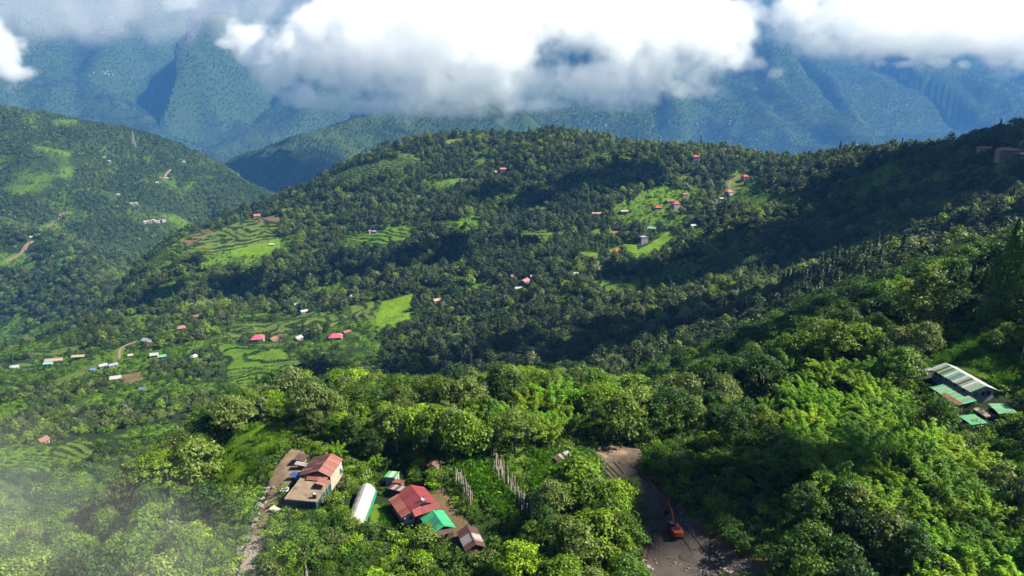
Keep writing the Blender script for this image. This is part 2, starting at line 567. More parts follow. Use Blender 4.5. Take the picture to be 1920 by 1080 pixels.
def ground_material():
    t = NT("ground")
    n1 = t.noise(0.02, 5, 0.6, 'World'); n2 = t.noise(0.25, 7, 0.75, 'World'); n3 = t.noise(0.8, 6, 0.75, 'World')
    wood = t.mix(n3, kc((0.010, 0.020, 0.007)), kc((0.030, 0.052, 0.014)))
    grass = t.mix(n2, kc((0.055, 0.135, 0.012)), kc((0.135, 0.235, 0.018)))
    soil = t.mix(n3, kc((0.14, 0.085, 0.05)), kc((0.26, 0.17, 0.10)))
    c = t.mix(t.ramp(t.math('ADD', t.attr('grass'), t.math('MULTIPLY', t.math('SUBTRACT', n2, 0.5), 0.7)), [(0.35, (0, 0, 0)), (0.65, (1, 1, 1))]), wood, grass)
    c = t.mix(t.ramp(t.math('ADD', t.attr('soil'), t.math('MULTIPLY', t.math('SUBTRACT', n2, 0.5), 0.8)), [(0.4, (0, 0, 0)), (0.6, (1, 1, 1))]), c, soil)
    # patchwork of small clearings and fields on the distant slopes
    far = t.mix(n1, kc((0.018, 0.038, 0.014)), kc((0.070, 0.115, 0.028)))
    c = t.mix(t.attr('far'), c, far)
    return t.done(t.bsdf(c, 0.95, 0.1, bump=n2, bstr=0.5, bdist=0.6))
GROUND = ground_material()

def field_material(name, a, b, c3, sc=0.12):
    t = NT(name)
    a, b, c3 = kc(a), kc(b), kc(c3)
    n1 = t.noise(sc, 4, 0.6, 'World'); n2 = t.noise(0.55, 5, 0.8, 'World')
    col = t.mix(t.ramp(n1, [(0.35, (0, 0, 0)), (0.65, (1, 1, 1))]), a, b)
    col = t.mix(t.math('MULTIPLY', n2, 0.7), col, tuple(x * 0.55 for x in b))
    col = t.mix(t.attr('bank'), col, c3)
    return t.done(t.bsdf(col, 0.95, 0.1, bump=n2, bstr=0.7, bdist=0.5))
FIELD_LIME = field_material("field_lime", (0.21, 0.34, 0.015), (0.10, 0.22, 0.012), (0.025, 0.07, 0.010))
FIELD_GREEN = field_material("field_green", (0.060, 0.15, 0.014), (0.14, 0.23, 0.02), (0.018, 0.05, 0.010))
FIELD_YELLOW = field_material("field_yellow", (0.19, 0.22, 0.05), (0.09, 0.15, 0.025), (0.04, 0.08, 0.02))
FIELD_DULL = field_material("field_dull", (0.07, 0.14, 0.03), (0.11, 0.16, 0.04), (0.025, 0.05, 0.015))
FIELD_BROWN = field_material("field_brown", (0.15, 0.10, 0.06), (0.20, 0.15, 0.08), (0.06, 0.07, 0.03))
DIRT = field_material("dirt", (0.36, 0.27, 0.18), (0.22, 0.155, 0.10), (0.16, 0.17, 0.05), 0.3)

GREY_DIRT = field_material("grey_dirt", (0.27, 0.215, 0.165), (0.14, 0.11, 0.085), (0.2, 0.2, 0.1), 0.35)
PALE_DIRT = field_material("pale_dirt", (0.46, 0.40, 0.32), (0.32, 0.26, 0.20), (0.2, 0.2, 0.1), 0.4)

def gravel_material():
    t = NT("gravel")
    n1 = t.noise(0.25, 5, 0.65, 'World'); n2 = t.noise(3.0, 5, 0.75, 'World')
    v = t.new("ShaderNodeTexVoronoi"); v.inputs['Scale'].default_value = 1.3
    t.link(t.geo.outputs['Position'], v.inputs['Vector'])
    c = t.mix(t.ramp(n1, [(0.38, (0, 0, 0)), (0.62, (1, 1, 1))]), kc((0.028, 0.024, 0.021)), kc((0.075, 0.058, 0.046)))
    c = t.mix(t.math('MULTIPLY', n2, 0.8), c, kc((0.13, 0.115, 0.10)))
    return t.done(t.bsdf(c, 0.9, 0.2, bump=n2, bstr=0.8, bdist=0.25))
GRAVEL = gravel_material()
RUT = mat_plain("rut_mud", (0.030, 0.024, 0.019), 0.75, 0.3, 0, 0.4, 0.8)
ROCK = mat_plain("rock", (0.25, 0.23, 0.20), 0.9, 0.2, 0, 0.4, 1.2)
DARK_ROCK = mat_plain("dark_rock", (0.13, 0.12, 0.11), 0.9, 0.2, 0, 0.4, 1.2)

# ---------------------------------------------------------------- open ground: fields, yards and roads (outlines found on the terrain)
FIELDS = [
 # outline in the photograph, material, terrace step (0 = plain slope), name, label
 ([(405,865),(440,820),(475,796),(535,800),(556,822),(530,842),(498,868),(470,905),(430,915),(410,895)], FIELD_LIME, 0, 'grass_knoll'),
 ([(402,644),(470,652),(530,656),(552,684),(520,722),(430,722),(424,676)], FIELD_GREEN, 2.0, 'terraced_field'),
 ([(396,640),(440,612),(520,602),(600,584),(652,594),(620,612),(520,627),(402,643)], FIELD_YELLOW, 2.2, 'terraced_field'),
 ([(655,575),(700,566),(705,600),(660,606)], FIELD_YELLOW, 2.2, 'terraced_field'),
 ([(700,612),(714,566),(772,552),(764,606),(730,616)], FIELD_LIME, 0, 'field'),
 ([(272,496),(330,456),(380,428),(395,438),(340,470),(300,500)], FIELD_GREEN, 2.2, 'terraced_field'),
 ([(335,462),(385,428),(400,436),(352,462)], FIELD_BROWN, 0, 'ploughed_field'),
 ([(390,440),(470,408),(523,416),(523,446),(440,470),(400,478),(330,494),(345,474)], FIELD_YELLOW, 2.2, 'terraced_field'),
 ([(470,412),(522,402),(524,414),(478,420)], FIELD_BROWN, 0, 'ploughed_field'),
 ([(430,468),(520,446),(530,470),(440,482)], FIELD_LIME, 0, 'field'),
 ([(640,450),(700,436),(770,424),(772,452),(700,464),(650,470)], FIELD_GREEN, 1.9, 'terraced_field'),
 ([(600,345),(650,318),(740,298),(800,300),(740,322),(660,348)], FIELD_DULL, 2.6, 'terraced_field'),
 ([(838,262),(872,260),(866,268),(834,270)], FIELD_YELLOW, 0, 'field'),
 ([(1135,470),(1170,458),(1196,458),(1194,474),(1150,482)], FIELD_LIME, 0, 'field'),
 ([(1186,474),(1216,458),(1252,434),(1262,440),(1238,470),(1200,486)], FIELD_LIME, 0, 'field'),
 ([(1240,492),(1300,482),(1322,500),(1290,530),(1240,532)], FIELD_GREEN, 2.2, 'terraced_field'),
 ([(1110,528),(1160,516),(1220,520),(1210,548),(1130,550)], FIELD_GREEN, 2.2, 'terraced_field'),
 ([(1150,266),(1222,266),(1218,274),(1150,272)], FIELD_YELLOW, 0, 'field'),
 ([(1450,300),(1540,294),(1552,300),(1470,308)], FIELD_YELLOW, 0, 'field'),
 ([(1360,340),(1392,326),(1400,336),(1380,356),(1364,372)], FIELD_YELLOW, 0, 'field'),
 ([(100,716),(150,692),(186,682),(186,692),(150,706),(108,724)], FIELD_YELLOW, 0, 'field'),
 ([(0,868),(60,846),(120,858),(150,880),(120,912),(40,922),(0,930)], FIELD_GREEN, 1.9, 'terraced_field'),
 ([(100,842),(150,820),(186,838),(150,866),(118,868)], FIELD_YELLOW, 1.9, 'terraced_field'),
 ([(1728,690),(1770,650),(1815,628),(1846,632),(1862,660),(1905,690),(1912,740),(1868,730),(1790,690)], FIELD_GREEN, 0, 'yard_lawn'),
 ([(1796,662),(1812,644),(1842,648),(1836,668),(1812,672)], FIELD_BROWN, 0, 'garden_soil'),
 ([(1822,842),(1880,826),(1919,850),(1925,905),(1880,880)], FIELD_GREEN, 0, 'yard_lawn'),
 ([(688,990),(700,945),(716,942),(742,985),(720,1000)], FIELD_GREEN, 0, 'yard_lawn'),
 ([(800,930),(830,915),(850,950),(900,1000),(905,1050),(870,1045),(830,990)], FIELD_BROWN, 0, 'trodden_yard'),
 ([(838,880),(870,872),(925,872),(930,900),(1015,1000),(990,1010),(930,960),(900,930),(862,898)], FIELD_GREEN, 0, 'vegetable_plot'),
 ([(1000,850),(1050,850),(1058,900),(1020,940),(990,900)], FIELD_GREEN, 0, 'vegetable_plot'),
 ([(226,704),(262,698),(264,712),(232,722)], FIELD_BROWN, 0, 'bare_soil'),
]
# many narrow plots strung along the inhabited slopes
_rf = random.Random(5)
for _k in range(46):
    if _k < 24: _u, _v = _rf.uniform(600, 1400), _rf.uniform(285, 545)
    else: _u, _v = _rf.uniform(20, 700), _rf.uniform(592, 715)
    _w, _h = _rf.uniform(12, 38), _rf.uniform(2.5, 6.5); _sl = -0.12 if _k >= 24 else _rf.uniform(-0.1, 0.1)
    _p = [(_u + math.cos(a) * _w * _rf.uniform(0.7, 1.1), _v + math.sin(a) * _h * _rf.uniform(0.7, 1.1) + math.cos(a) * _w * _sl) for a in np.linspace(0, 2 * math.pi, 9)[:-1]]
    FIELDS.append((_p, _rf.choice([FIELD_DULL, FIELD_GREEN, FIELD_YELLOW, FIELD_DULL]), _rf.choice([0, 1.9, 2.3]), 'terraced_field'))
YARD = [(546,842),(576,846),(577,868),(566,888),(548,905),(528,925),(512,950),(498,985),(488,1010),(468,1012),(476,975),(497,930),(506,902),(520,872)]
PATH_LOW = [(468,1005),(494,1005),(486,1040),(480,1085),(440,1085),(452,1040)]
DIRT2 = [(1085,850),(1125,838),(1180,835),(1202,842),(1206,868),(1192,892),(1176,918),(1140,902),(1118,872)]
ROAD = [(1178,880),(1212,895),(1252,935),(1312,985),(1400,1048),(1450,1090),(1205,1090),(1212,1040),(1222,1000),(1206,950),(1180,915)]
HOUSE_SITES = [(592,905,9),(574,940,8),(680,950,6),(762,945,8),(822,978,6),(884,1008,6),(738,893,5),(745,907,4),(815,878,4),(1060,868,5),(1800,712,12),(1796,740,9),(1830,790,5),(1885,765,7),(1768,690,4)]
def outline(pts):
    w = hits(pts)[:, :2]; return w[w[:, 1] < np.median(w[:, 1]) * 1.22]      # drops points that slipped over a crest
_fw = [(f, outline(f[0])) for f in FIELDS]
FIELDS = [f for f, w in _fw if len(w) > 3]; field_w = [w for f, w in _fw if len(w) > 3]
yard_w = hits(YARD)[:, :2]; pathlow_w = hits(PATH_LOW)[:, :2]; dirt2_w = hits(DIRT2)[:, :2]; road_w = hits(ROAD)[:, :2]
site_w = [(hit(u, v), r) for u, v, r in HOUSE_SITES]

def open_ground(x, y, grow=0.0):
    """True where nothing tall grows"""
    m = np.zeros(np.shape(x), bool)
    for w in field_w + [yard_w, pathlow_w, dirt2_w, road_w]:
        lo = w.min(0) - grow; hi = w.max(0) + grow
        c = (x > lo[0]) & (x < hi[0]) & (y > lo[1]) & (y < hi[1])
        if c.any():
            i = in_poly(x[c], y[c], w)
            if grow > 0: i |= poly_dist(x[c], y[c], w, True) < grow
            m[c] |= i
    for p, r in site_w:
        m |= np.hypot(x - p[0], y - p[1]) < r * 0.8 + grow
    return m

# ---------------------------------------------------------------- the terrain sheet
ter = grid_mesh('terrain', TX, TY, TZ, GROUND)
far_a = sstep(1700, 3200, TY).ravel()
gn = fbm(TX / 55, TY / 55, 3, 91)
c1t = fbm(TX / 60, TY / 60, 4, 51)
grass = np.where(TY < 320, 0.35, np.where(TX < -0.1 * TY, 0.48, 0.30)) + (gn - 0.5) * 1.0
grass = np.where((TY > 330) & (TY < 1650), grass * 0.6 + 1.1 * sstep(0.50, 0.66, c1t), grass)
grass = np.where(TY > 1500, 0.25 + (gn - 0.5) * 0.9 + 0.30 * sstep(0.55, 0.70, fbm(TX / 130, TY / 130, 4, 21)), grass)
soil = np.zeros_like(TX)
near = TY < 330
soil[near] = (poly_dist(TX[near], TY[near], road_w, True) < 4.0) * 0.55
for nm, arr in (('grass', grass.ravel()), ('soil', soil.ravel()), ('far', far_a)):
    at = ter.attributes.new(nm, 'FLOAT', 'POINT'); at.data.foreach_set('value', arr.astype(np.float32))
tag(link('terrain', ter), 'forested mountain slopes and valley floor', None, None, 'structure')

def patch(name, poly, mat, step, res, lift=0.35, label=None):
    lo = poly.min(0) - res; hi = poly.max(0) + res
    xs = np.arange(lo[0], hi[0] + res, res); ys = np.arange(lo[1], hi[1] + res, res)
    X, Y = np.meshgrid(xs, ys)
    Z0 = fz(X, Y)
    jag = (fbm(X / 9, Y / 9, 3, 12) - 0.5) * min(4.0, res * 4)
    ins = in_poly(X + jag, Y + jag, poly)
    bank = np.zeros_like(Z0)
    Z = Z0.copy()
    if step:
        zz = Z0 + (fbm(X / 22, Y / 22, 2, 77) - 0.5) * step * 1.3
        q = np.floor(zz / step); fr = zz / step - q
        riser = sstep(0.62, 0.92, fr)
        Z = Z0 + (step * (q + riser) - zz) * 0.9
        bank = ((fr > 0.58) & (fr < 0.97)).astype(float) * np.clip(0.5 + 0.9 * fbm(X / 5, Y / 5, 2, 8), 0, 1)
    Z = Z + (fbm(X / 3, Y / 3, 2, 5) - 0.5) * 0.25 + lift
    Z = np.where(ins, np.maximum(Z, Z0 + 0.12), Z0 - 0.4)
    me = grid_mesh(name, X, Y, Z, mat, keep=ins.ravel())
    at = me.attributes.new('bank', 'FLOAT', 'POINT'); at.data.foreach_set('value', bank.ravel().astype(np.float32))
    o = link(name, me)
    return tag(o, label, None, None, 'structure')

for (pts, mat, step, nm), w in zip(FIELDS, field_w):
    dist = w[:, 1].mean()
    patch(nm, w, mat, step, max(0.5, dist / 560.0), 0.25 if dist < 300 else 0.5)
patch('dirt_yard', yard_w, DIRT, 0, 0.45, 0.30)
patch('stony_path', pathlow_w, PALE_DIRT, 0, 0.45, 0.26)
patch('dirt_clearing', dirt2_w, GREY_DIRT, 0, 0.45, 0.30)
patch('gravel_road', road_w, GRAVEL, 0, 0.4, 0.22)

def ribbon(name, pts_uv, width, mat, lift=0.4, step=3.0):
    P = hits(pts_uv)[:, :2]
    # densify
    Q = [P[0]]
    for a, b in zip(P[:-1], P[1:]):
        n = max(2, int(np.hypot(*(b - a)) / step))
        for k in range(1, n + 1): Q.append(a + (b - a) * k / n)
    Q = np.array(Q)
    for _ in range(4): Q[1:-1] = (Q[:-2] + 2 * Q[1:-1] + Q[2:]) / 4
    T = np.gradient(Q, axis=0); T /= np.linalg.norm(T, axis=1)[:, None] + 1e-9
    N = np.stack([-T[:, 1], T[:, 0]], 1)
    off = np.linspace(-0.5, 0.5, 5)
    X = Q[:, 0:1] + N[:, 0:1] * off * width; Y = Q[:, 1:2] + N[:, 1:2] * off * width
    Z = fz(X, Y) + lift; Z[:, 0] -= lift * 2; Z[:, -1] -= lift * 2
    me = grid_mesh(name, X, Y, Z, mat)
    at = me.attributes.new('bank', 'FLOAT', 'POINT'); at.data.foreach_set('value', np.zeros(X.size, np.float32))
    return tag(link(name, me), None, None, None, 'structure'), Q
for _pts in ([(1196,888),(1222,915),(1240,940),(1262,985),(1300,1040),(1330,1085)], [(1206,886),(1234,912),(1254,940),(1282,985),(1325,1038),(1362,1085)]):
    ribbon('wheel_rut', _pts, 0.55, RUT, 0.30, 1.0)
trails = []
for pts, w_ in (([(222,676),(222,656),(232,648),(256,641)], 5), ([(560,834),(538,812),(522,800),(505,792)], 1.2), ([(1378,362),(1366,350),(1370,338),(1386,330)], 5),
                ([(44,470),(50,458),(62,452)], 14), ([(10,490),(30,482),(44,470)], 10), ([(110,404),(128,396),(40,420)], 8), ([(1108,478),(1122,500),(1130,530)], 5),
                ([(300,334),(312,326),(320,318)], 9)):
    o, q = ribbon('dirt_track', pts, w_, DIRT, 0.5 if w_ > 3 else 0.2, 4.0 if w_ > 3 else 1.0)
    trails.append((q, w_))

def on_trail(x, y):
    m = np.zeros(np.shape(x), bool)
    for q, w_ in trails:
        c = (np.abs(x - q[:, 0].mean()) < 150) & (np.abs(y - q[:, 1].mean()) < 150)
        if c.any(): m[c] |= poly_dist(x[c], y[c], q) < w_ * 0.5 + 3
    return m
# ---------------------------------------------------------------- where the scattered houses of the slopes stand
# u, v, width, depth, wall height, roof rise, roof kind, roof colour, wall colour, turn, label
HOUSES = [
 (484,640,12,10,4.0,3.2,'hip','pink','green',10,'pink hip roofed house at the left end of the terraced rows'),
 (512,640,11,8,3.2,2.2,'gable','brown','cream',70,'brown roofed house just right of the leftmost pink roof'),
 (524,634,9,8,3.2,2.4,'hip','dark','cream',20,'dark roofed house uphill of the brown roofed house beside the pink roof'),
 (560,637,10,7,3.0,1.8,'gable','white','white',60,'grey white house between the two pink roofed houses'),
 (630,636,13,10,3.6,3.0,'hip','pink','white',5,'pink hip roofed house at the forest edge, right of the other pink roof'),
 (650,626,9,8,3.0,1.6,'gable','brown','wood',40,'small brown hut just above the right hand pink roof'),
 (275,643,11,8,4.0,1.8,'gable','slate','white',-30,'blue grey roofed house at the end of the winding dirt track'),
 (290,669,9,8,3.2,1.6,'gable','white','cream',20,'grey white house in the trees below the winding track, left of a green roof'),
 (305,672,9,6,3.0,1.4,'gable','green','white',20,'small house with pale green roof below the winding track'),
 (362,674,9,6,3.0,1.8,'gable','white','cream',70,'white roofed house under dark trees left of the terraced rows'),
 (102,679,20,8,3.2,1.6,'gable','cream','cream',15,'long pale roofed building at the far left slope'),
 (92,685,10,7,3.0,1.4,'gable','teal','white',10,'small teal roofed house beside the long pale building'),
 (148,672,15,7,3.2,1.4,'gable','cream','wood',10,'long brownish house right of the long pale building'),
 (194,689,8,6,3.0,1.5,'gable','white','white',40,'white roofed house at the foot of the winding dirt track'),
 (213,688,9,6,3.0,1.4,'gable','slate','white',40,'blue grey roof immediately right of the white roof at the track foot'),
 (176,696,5,4,2.4,1.0,'gable','blue','wood',10,'tiny bright blue roofed hut on the left slope'),
 (218,713,11,8,3.2,1.8,'gable','white','white',20,'white house beside the bare brown soil patch'),
 (28,692,9,7,3.0,1.6,'gable','white','cream',25,'pale small house near the left edge of the slope'),
 (268,733,5,4,2.4,1.0,'gable','blue','wood',0,'tiny blue roofed hut below the bare brown soil'),
 (340,619,8,7,3.2,2.0,'hip','rose','teal',15,'little rose roofed house with green walls among trees at upper left slope'),
 (367,597,9,7,3.2,1.8,'gable','brown','cream',30,'brown and cream house at the crest of the left slope'),
 (360,574,8,6,3.0,1.5,'gable','slate','white',20,'slate roofed hut in the dark forest band'),
 (376,568,9,6,3.0,1.5,'gable','white','white',20,'white roofed hut in the dark forest band, left of two'),
 (393,568,7,6,3.0,1.5,'gable','white','cream',70,'white roofed hut in the dark forest band, right of two'),
 (82,831,7,5,2.6,2.0,'gable','brown','white',75,'brown roofed white farm hut alone on the lower left terraces'),
 (473,742,8,5,2.6,1.2,'gable','white','white',5,'white roofed shed in the trees behind the grassy knoll'),
 (245,669,5,4,2.4,1.0,'gable','white','white',30,'tiny white roofed hut right of the winding track'),
 (570,587,10,7,3.2,1.6,'gable','white','cream',40,'white roofed house at the top of the yellow terraces'),
 (556,574,9,7,3.2,1.6,'gable','slate','cream',40,'grey roofed house at the forest edge over the yellow terraces'),
 (665,560,11,8,4.0,2.0,'gable','white','white',10,'white house in the middle of the sunlit fields'),
 (692,437,8,7,3.6,1.8,'gable','brown','white',70,'white and brown house at the lower edge of the middle terraces'),
 (702,437,7,6,3.2,1.6,'gable','blue','white',10,'blue roofed hut at the lower edge of the middle terraces'),
 (625,438,9,7,3.2,1.6,'gable','white','white',20,'white house in shade left of the middle terraces'),
 (510,461,9,6,3.0,1.5,'gable','white','white',10,'white roofed house on the upper left pasture'),
 (483,408,12,9,4.0,2.4,'gable','rose','cream',20,'rose roofed farmhouse at the crest by the ploughed field'),
 (1233,393,11,9,4.0,2.6,'hip','red','white',10,'red roofed house left of the taller red roofed white house'),
 (1266,392,11,10,9.0,3.0,'hip','red','white',20,'tall white house with red hip roof on the sunny hillside'),
 (1256,381,14,9,4.5,2.6,'gable','brown','white',10,'brown roofed house just behind the tall white house'),
 (1170,400,14,9,4.0,2.0,'gable','cream','cream',5,'cream building at the hillside clearing, shorter of two'),
 (1120,404,22,8,4.0,1.6,'gable','tan','cream',8,'long tan building in trees left of the cream building'),
 (1222,434,15,10,6.0,2.4,'gable','green','white',-15,'green roofed white house above the three storey white block'),
 (1206,456,13,11,10.5,0.8,'flat','white','white',15,'three storey white block beside the vivid green field'),
 (1150,440,14,9,3.6,2.2,'gable','brown','cream',5,'brown red roofed house left of the three storey white block'),
 (1157,474,9,8,3.2,2.4,'hip','red','white',20,'red roofed hut at the lower edge of the vivid green field'),
 (1300,427,12,8,4.0,1.8,'gable','white','white',20,'white roofed house right of the green roofed house'),
 (1284,368,12,8,4.0,2.0,'gable','brown','cream',20,'brown roofed cream house uphill of the red roofs'),
 (1342,381,9,7,5.0,2.0,'gable','white','white',40,'white house in the upper hamlet, nearest the red roofs'),
 (1366,368,11,9,8.0,2.4,'hip','rose','white',30,'tall white house with rose roof in the upper hamlet'),
 (1352,376,7,6,4.0,1.8,'gable','white','cream',0,'small cream house between the white and the rose roofed house'),
 (1405,440,16,9,4.0,2.4,'gable','brown','slate',10,'brown roofed long house in deep shade, left of two'),
 (1432,440,15,9,4.5,2.4,'gable','brown','blue',10,'brown roofed house with blue walls in deep shade'),
 (1320,461,13,4,2.6,0.9,'gable','blue','white',-20,'long low blue white roofed shed on the shaded terraces'),
 (1076,517,12,7,3.2,1.6,'gable','white','white',10,'white roofed house in the woods left of the lower terraces'),
 (944,321,12,9,4.0,2.2,'gable','rose','cream',10,'rose roofed farmhouse in the clearing on the forested hill'),
 (930,325,8,7,3.4,1.8,'gable','tan','cream',30,'tan roofed hut beside the farmhouse on the forested hill'),
 (1261,277,15,11,7.0,3.0,'hip','tan','white',15,'white villa with brownish hip roof on the hill crest'),
 (1304,301,12,10,7.0,2.6,'hip','red','blue',10,'blue walled house with red roof just below the hill crest'),
 (1355,284,13,9,4.0,2.4,'gable','orange','cream',10,'orange roofed house on the hill crest'),
 (1186,269,16,8,4.0,2.0,'gable','tan','cream',5,'tan farmhouse beside the yellow strip on the crest'),
 (1396,338,10,8,7.0,2.6,'hip','red','white',20,'red roofed house beside the curving track on the hillside'),
 (1482,300,12,8,5.0,2.0,'gable','white','cream',10,'cream house at the left of the sunny saddle'),
 (1514,297,13,9,5.0,2.6,'hip','salmon','teal',10,'salmon roofed house with teal walls in the saddle'),
 (1540,297,13,9,4.5,2.4,'hip','red','cream',10,'red roofed cream house in the saddle, right of the salmon roof'),
 (1569,293,12,8,5.0,2.0,'gable','green','white',0,'green roofed white house at the right of the saddle'),
 (1588,294,11,8,5.0,2.4,'hip','crimson','cream',0,'crimson roofed house at the edge of the dark wood'),
 (1845,283,20,8,4.0,1.8,'gable','salmon','cream',5,'low salmon roofed building left of the big hilltop block'),
 (1905,293,12,8,3.4,1.0,'gable','white','blue',5,'small white roofed shed below the big hilltop block'),
 (964,522,11,8,3.6,2.0,'gable','brown','cream',20,'brown roofed house in the shaded hamlet, uppermost'),
 (984,532,12,9,3.6,2.2,'gable','rose','cream',60,'dull rose roofed house in the shaded hamlet'),
 (972,545,9,8,3.4,2.0,'gable','white','white',10,'white roofed house in the shaded hamlet, lowest'),
 (1000,522,9,7,3.4,1.8,'gable','slate','white',10,'slate roofed house in the shaded hamlet, rightmost'),
 (820,567,12,8,3.6,2.0,'gable','tan','slate',30,'dull tan roofed house at the wood edge right of the sunlit field'),
 (1260,548,8,6,3.0,1.4,'gable','white','cream',0,'white roofed hut below the lower terraces'),
]
_r0 = random.Random(11)
for k in range(8):
    HOUSES.append((272 + k * 5.2 + _r0.uniform(-1, 1), 418 - k * 0.5 + _r0.uniform(-2, 2), 9, 7, 4.5, 2.4, 'gable', ('white', 'cream', 'rose', 'white')[k % 4], 'white', _r0.uniform(-20, 40),
                   'pale house in the row low on the left ridge, %s from the left' % ('first', 'second', 'third', 'fourth', 'fifth', 'sixth', 'seventh', 'last')[k]))
for (u_, v_, lab) in ((247,384,'lone pair house upper left ridge, left one of two on the bench'),(256,383,'lone white house on the left ridge bench, right of two'),(222,367,'white house by the track high on the left ridge'),
                      (205,304,'white house near the crest of the left ridge'),(295,344,'pale house right of centre on the left ridge'),(313,336,'pale house above the short track on the left ridge'),(60,447,'white house beside the pale track at far left'),
                      (196,297,'white house nearest the left ridge crest pasture'),(345,305,'pale house close under the left ridge skyline')):
    HOUSES.append((u_, v_, 10, 7, 4, 2.4, 'gable', 'white', 'white', 15, lab))
_seen = {}
house_w = [hit(h[0], h[1]) for h in HOUSES]
BIGH = hit(1886, 300)
HOUSES = [h if h[7] in ('pink', 'rose', 'red') else (h[0], h[1], h[2] * 0.78, h[3] * 0.78, h[4] * 0.85, h[5] * 0.85) + h[6:] for h in HOUSES]
def house_clear(x, y, tight=False):
    m = np.zeros(np.shape(x), bool)
    for h, p in list(zip(HOUSES, house_w)) + [((0, 0, 34, 22), BIGH)]:
        r = 0.5 * math.hypot(h[2], h[3]) + (0.5 if tight else 2.0)
        d = -p[:2] / np.linalg.norm(p[:2])
        for k in ((0,) if tight else (0, 0.8)):
            m |= (x - p[0] - d[0] * r * k) ** 2 + (y - p[1] - d[1] * r * k) ** 2 < r * r
    return m
# ---------------------------------------------------------------- plants: shapes
def visible(x, y, z, n=48):
    """is a spot seen from around the camera, the terrain alone considered"""
    vis = np.ones(len(x), bool)
    for t in np.linspace(0.12, 0.985, n) ** 1.0:
        zx = fz(x * t, y * t)
        vis &= (CAM[2] + (z - CAM[2]) * t) > zx - 6 - 0.004 * y
    return vis

def rand_unit(n, r):
    v = r.normal(size=(n, 3)); return v / np.linalg.norm(v, axis=1)[:, None]

def leaf_quads(C, N, L, W, r):
    t = np.cross(N, rand_unit(len(C), r)); t /= np.linalg.norm(t, axis=1)[:, None] + 1e-9
    b = np.cross(N, t)
    L = np.asarray(L).reshape(-1, 1); W = np.asarray(W).reshape(-1, 1)
    return np.stack([C - t * L / 2, C + b * W / 2 + t * L * 0.05, C + t * L / 2, C - b * W / 2 + t * L * 0.05], 1)

def crown_quads(seed, H, R, base, nl, per, leaf, lobe=0.42, top=1.0, flat=0.8, jit=0.55, spread=1.0):
    r = np.random.default_rng(seed)
    out = []; tips = []
    hc = H - base
    for i in range(nl):
        # lobes fill an egg-shaped volume, more of them towards its skin
        k = (i + 0.5) / nl
        ph = i * 2.39996 + r.uniform(-0.5, 0.5)
        zc = k ** 0.8
        prof = math.sin(math.pi * min(1.0, (0.18 + 0.82 * zc ** spread) * 0.98)) ** 0.6
        rad = R * prof * r.uniform(0.45, 0.95) * (1.0 if zc < 0.9 else 0.4)
        c = np.array([math.cos(ph) * rad, math.sin(ph) * rad, base + hc * (0.12 + 0.76 * zc) * top + r.uniform(-0.3, 0.3)])
        lr = R * lobe * r.uniform(0.65, 1.25)
        n = int(per * r.uniform(0.7, 1.3))
        d = rand_unit(n, r); d[:, 2] = np.where(d[:, 2] < -0.25, -d[:, 2] * 0.8, d[:, 2])
        d /= np.linalg.norm(d, axis=1)[:, None]
        sc = r.uniform(0.55, 1.08, size=(n, 1))
        bump = 1 + 0.25 * np.sin(d[:, 0:1] * 7 + i) * np.cos(d[:, 1:2] * 6 - i)
        p = c + d * sc * bump * lr * np.array([1, 1, flat])
        nn = d + r.normal(size=(n, 3)) * jit + np.array([0, 0, 0.35])
        nn /= np.linalg.norm(nn, axis=1)[:, None]
        L = leaf * r.uniform(0.6, 1.3, n)
        out.append(leaf_quads(p, nn, L, L * r.uniform(0.5, 0.85, n), r))
        tips.append(c)
    return np.concatenate(out), tips

def trunk_mesh(name, H, r0, tips, seed, mat, n=7, limbs=7):
    r = random.Random(seed)
    b = MB()
    top = H * 0.82
    bx, by = r.uniform(-0.5, 0.5), r.uniform(-0.5, 0.5)
    spine = [Vector((bx * math.sin(k * 2.1) * 0.6, by * math.sin(k * 1.7) * 0.6, -0.8 + (top + 0.8) * k)) for k in (0, 0.25, 0.5, 0.75, 1)]
    b.tube(spine, [r0 * 1.25, r0, r0 * 0.75, r0 * 0.45, r0 * 0.12], n)
    for t in r.sample(list(tips), min(limbs, len(tips))):
        t = Vector(t)
        k = min(0.85, max(0.3, (t.z - 1.5) / top * 0.75))
        i = k * 4; a = spine[int(i)].lerp(spine[min(4, int(i) + 1)], i - int(i))
        m = a.lerp(t, 0.5) + Vector((0, 0, 0.25 * (t - a).length * 0.4))
        b.tube([a, m, t], [r0 * 0.38, r0 * 0.22, r0 * 0.06], 5)
    return b.mesh(name, mat, True)

def rot_to(d):
    return Vector(d).to_track_quat('Z', 'Y')

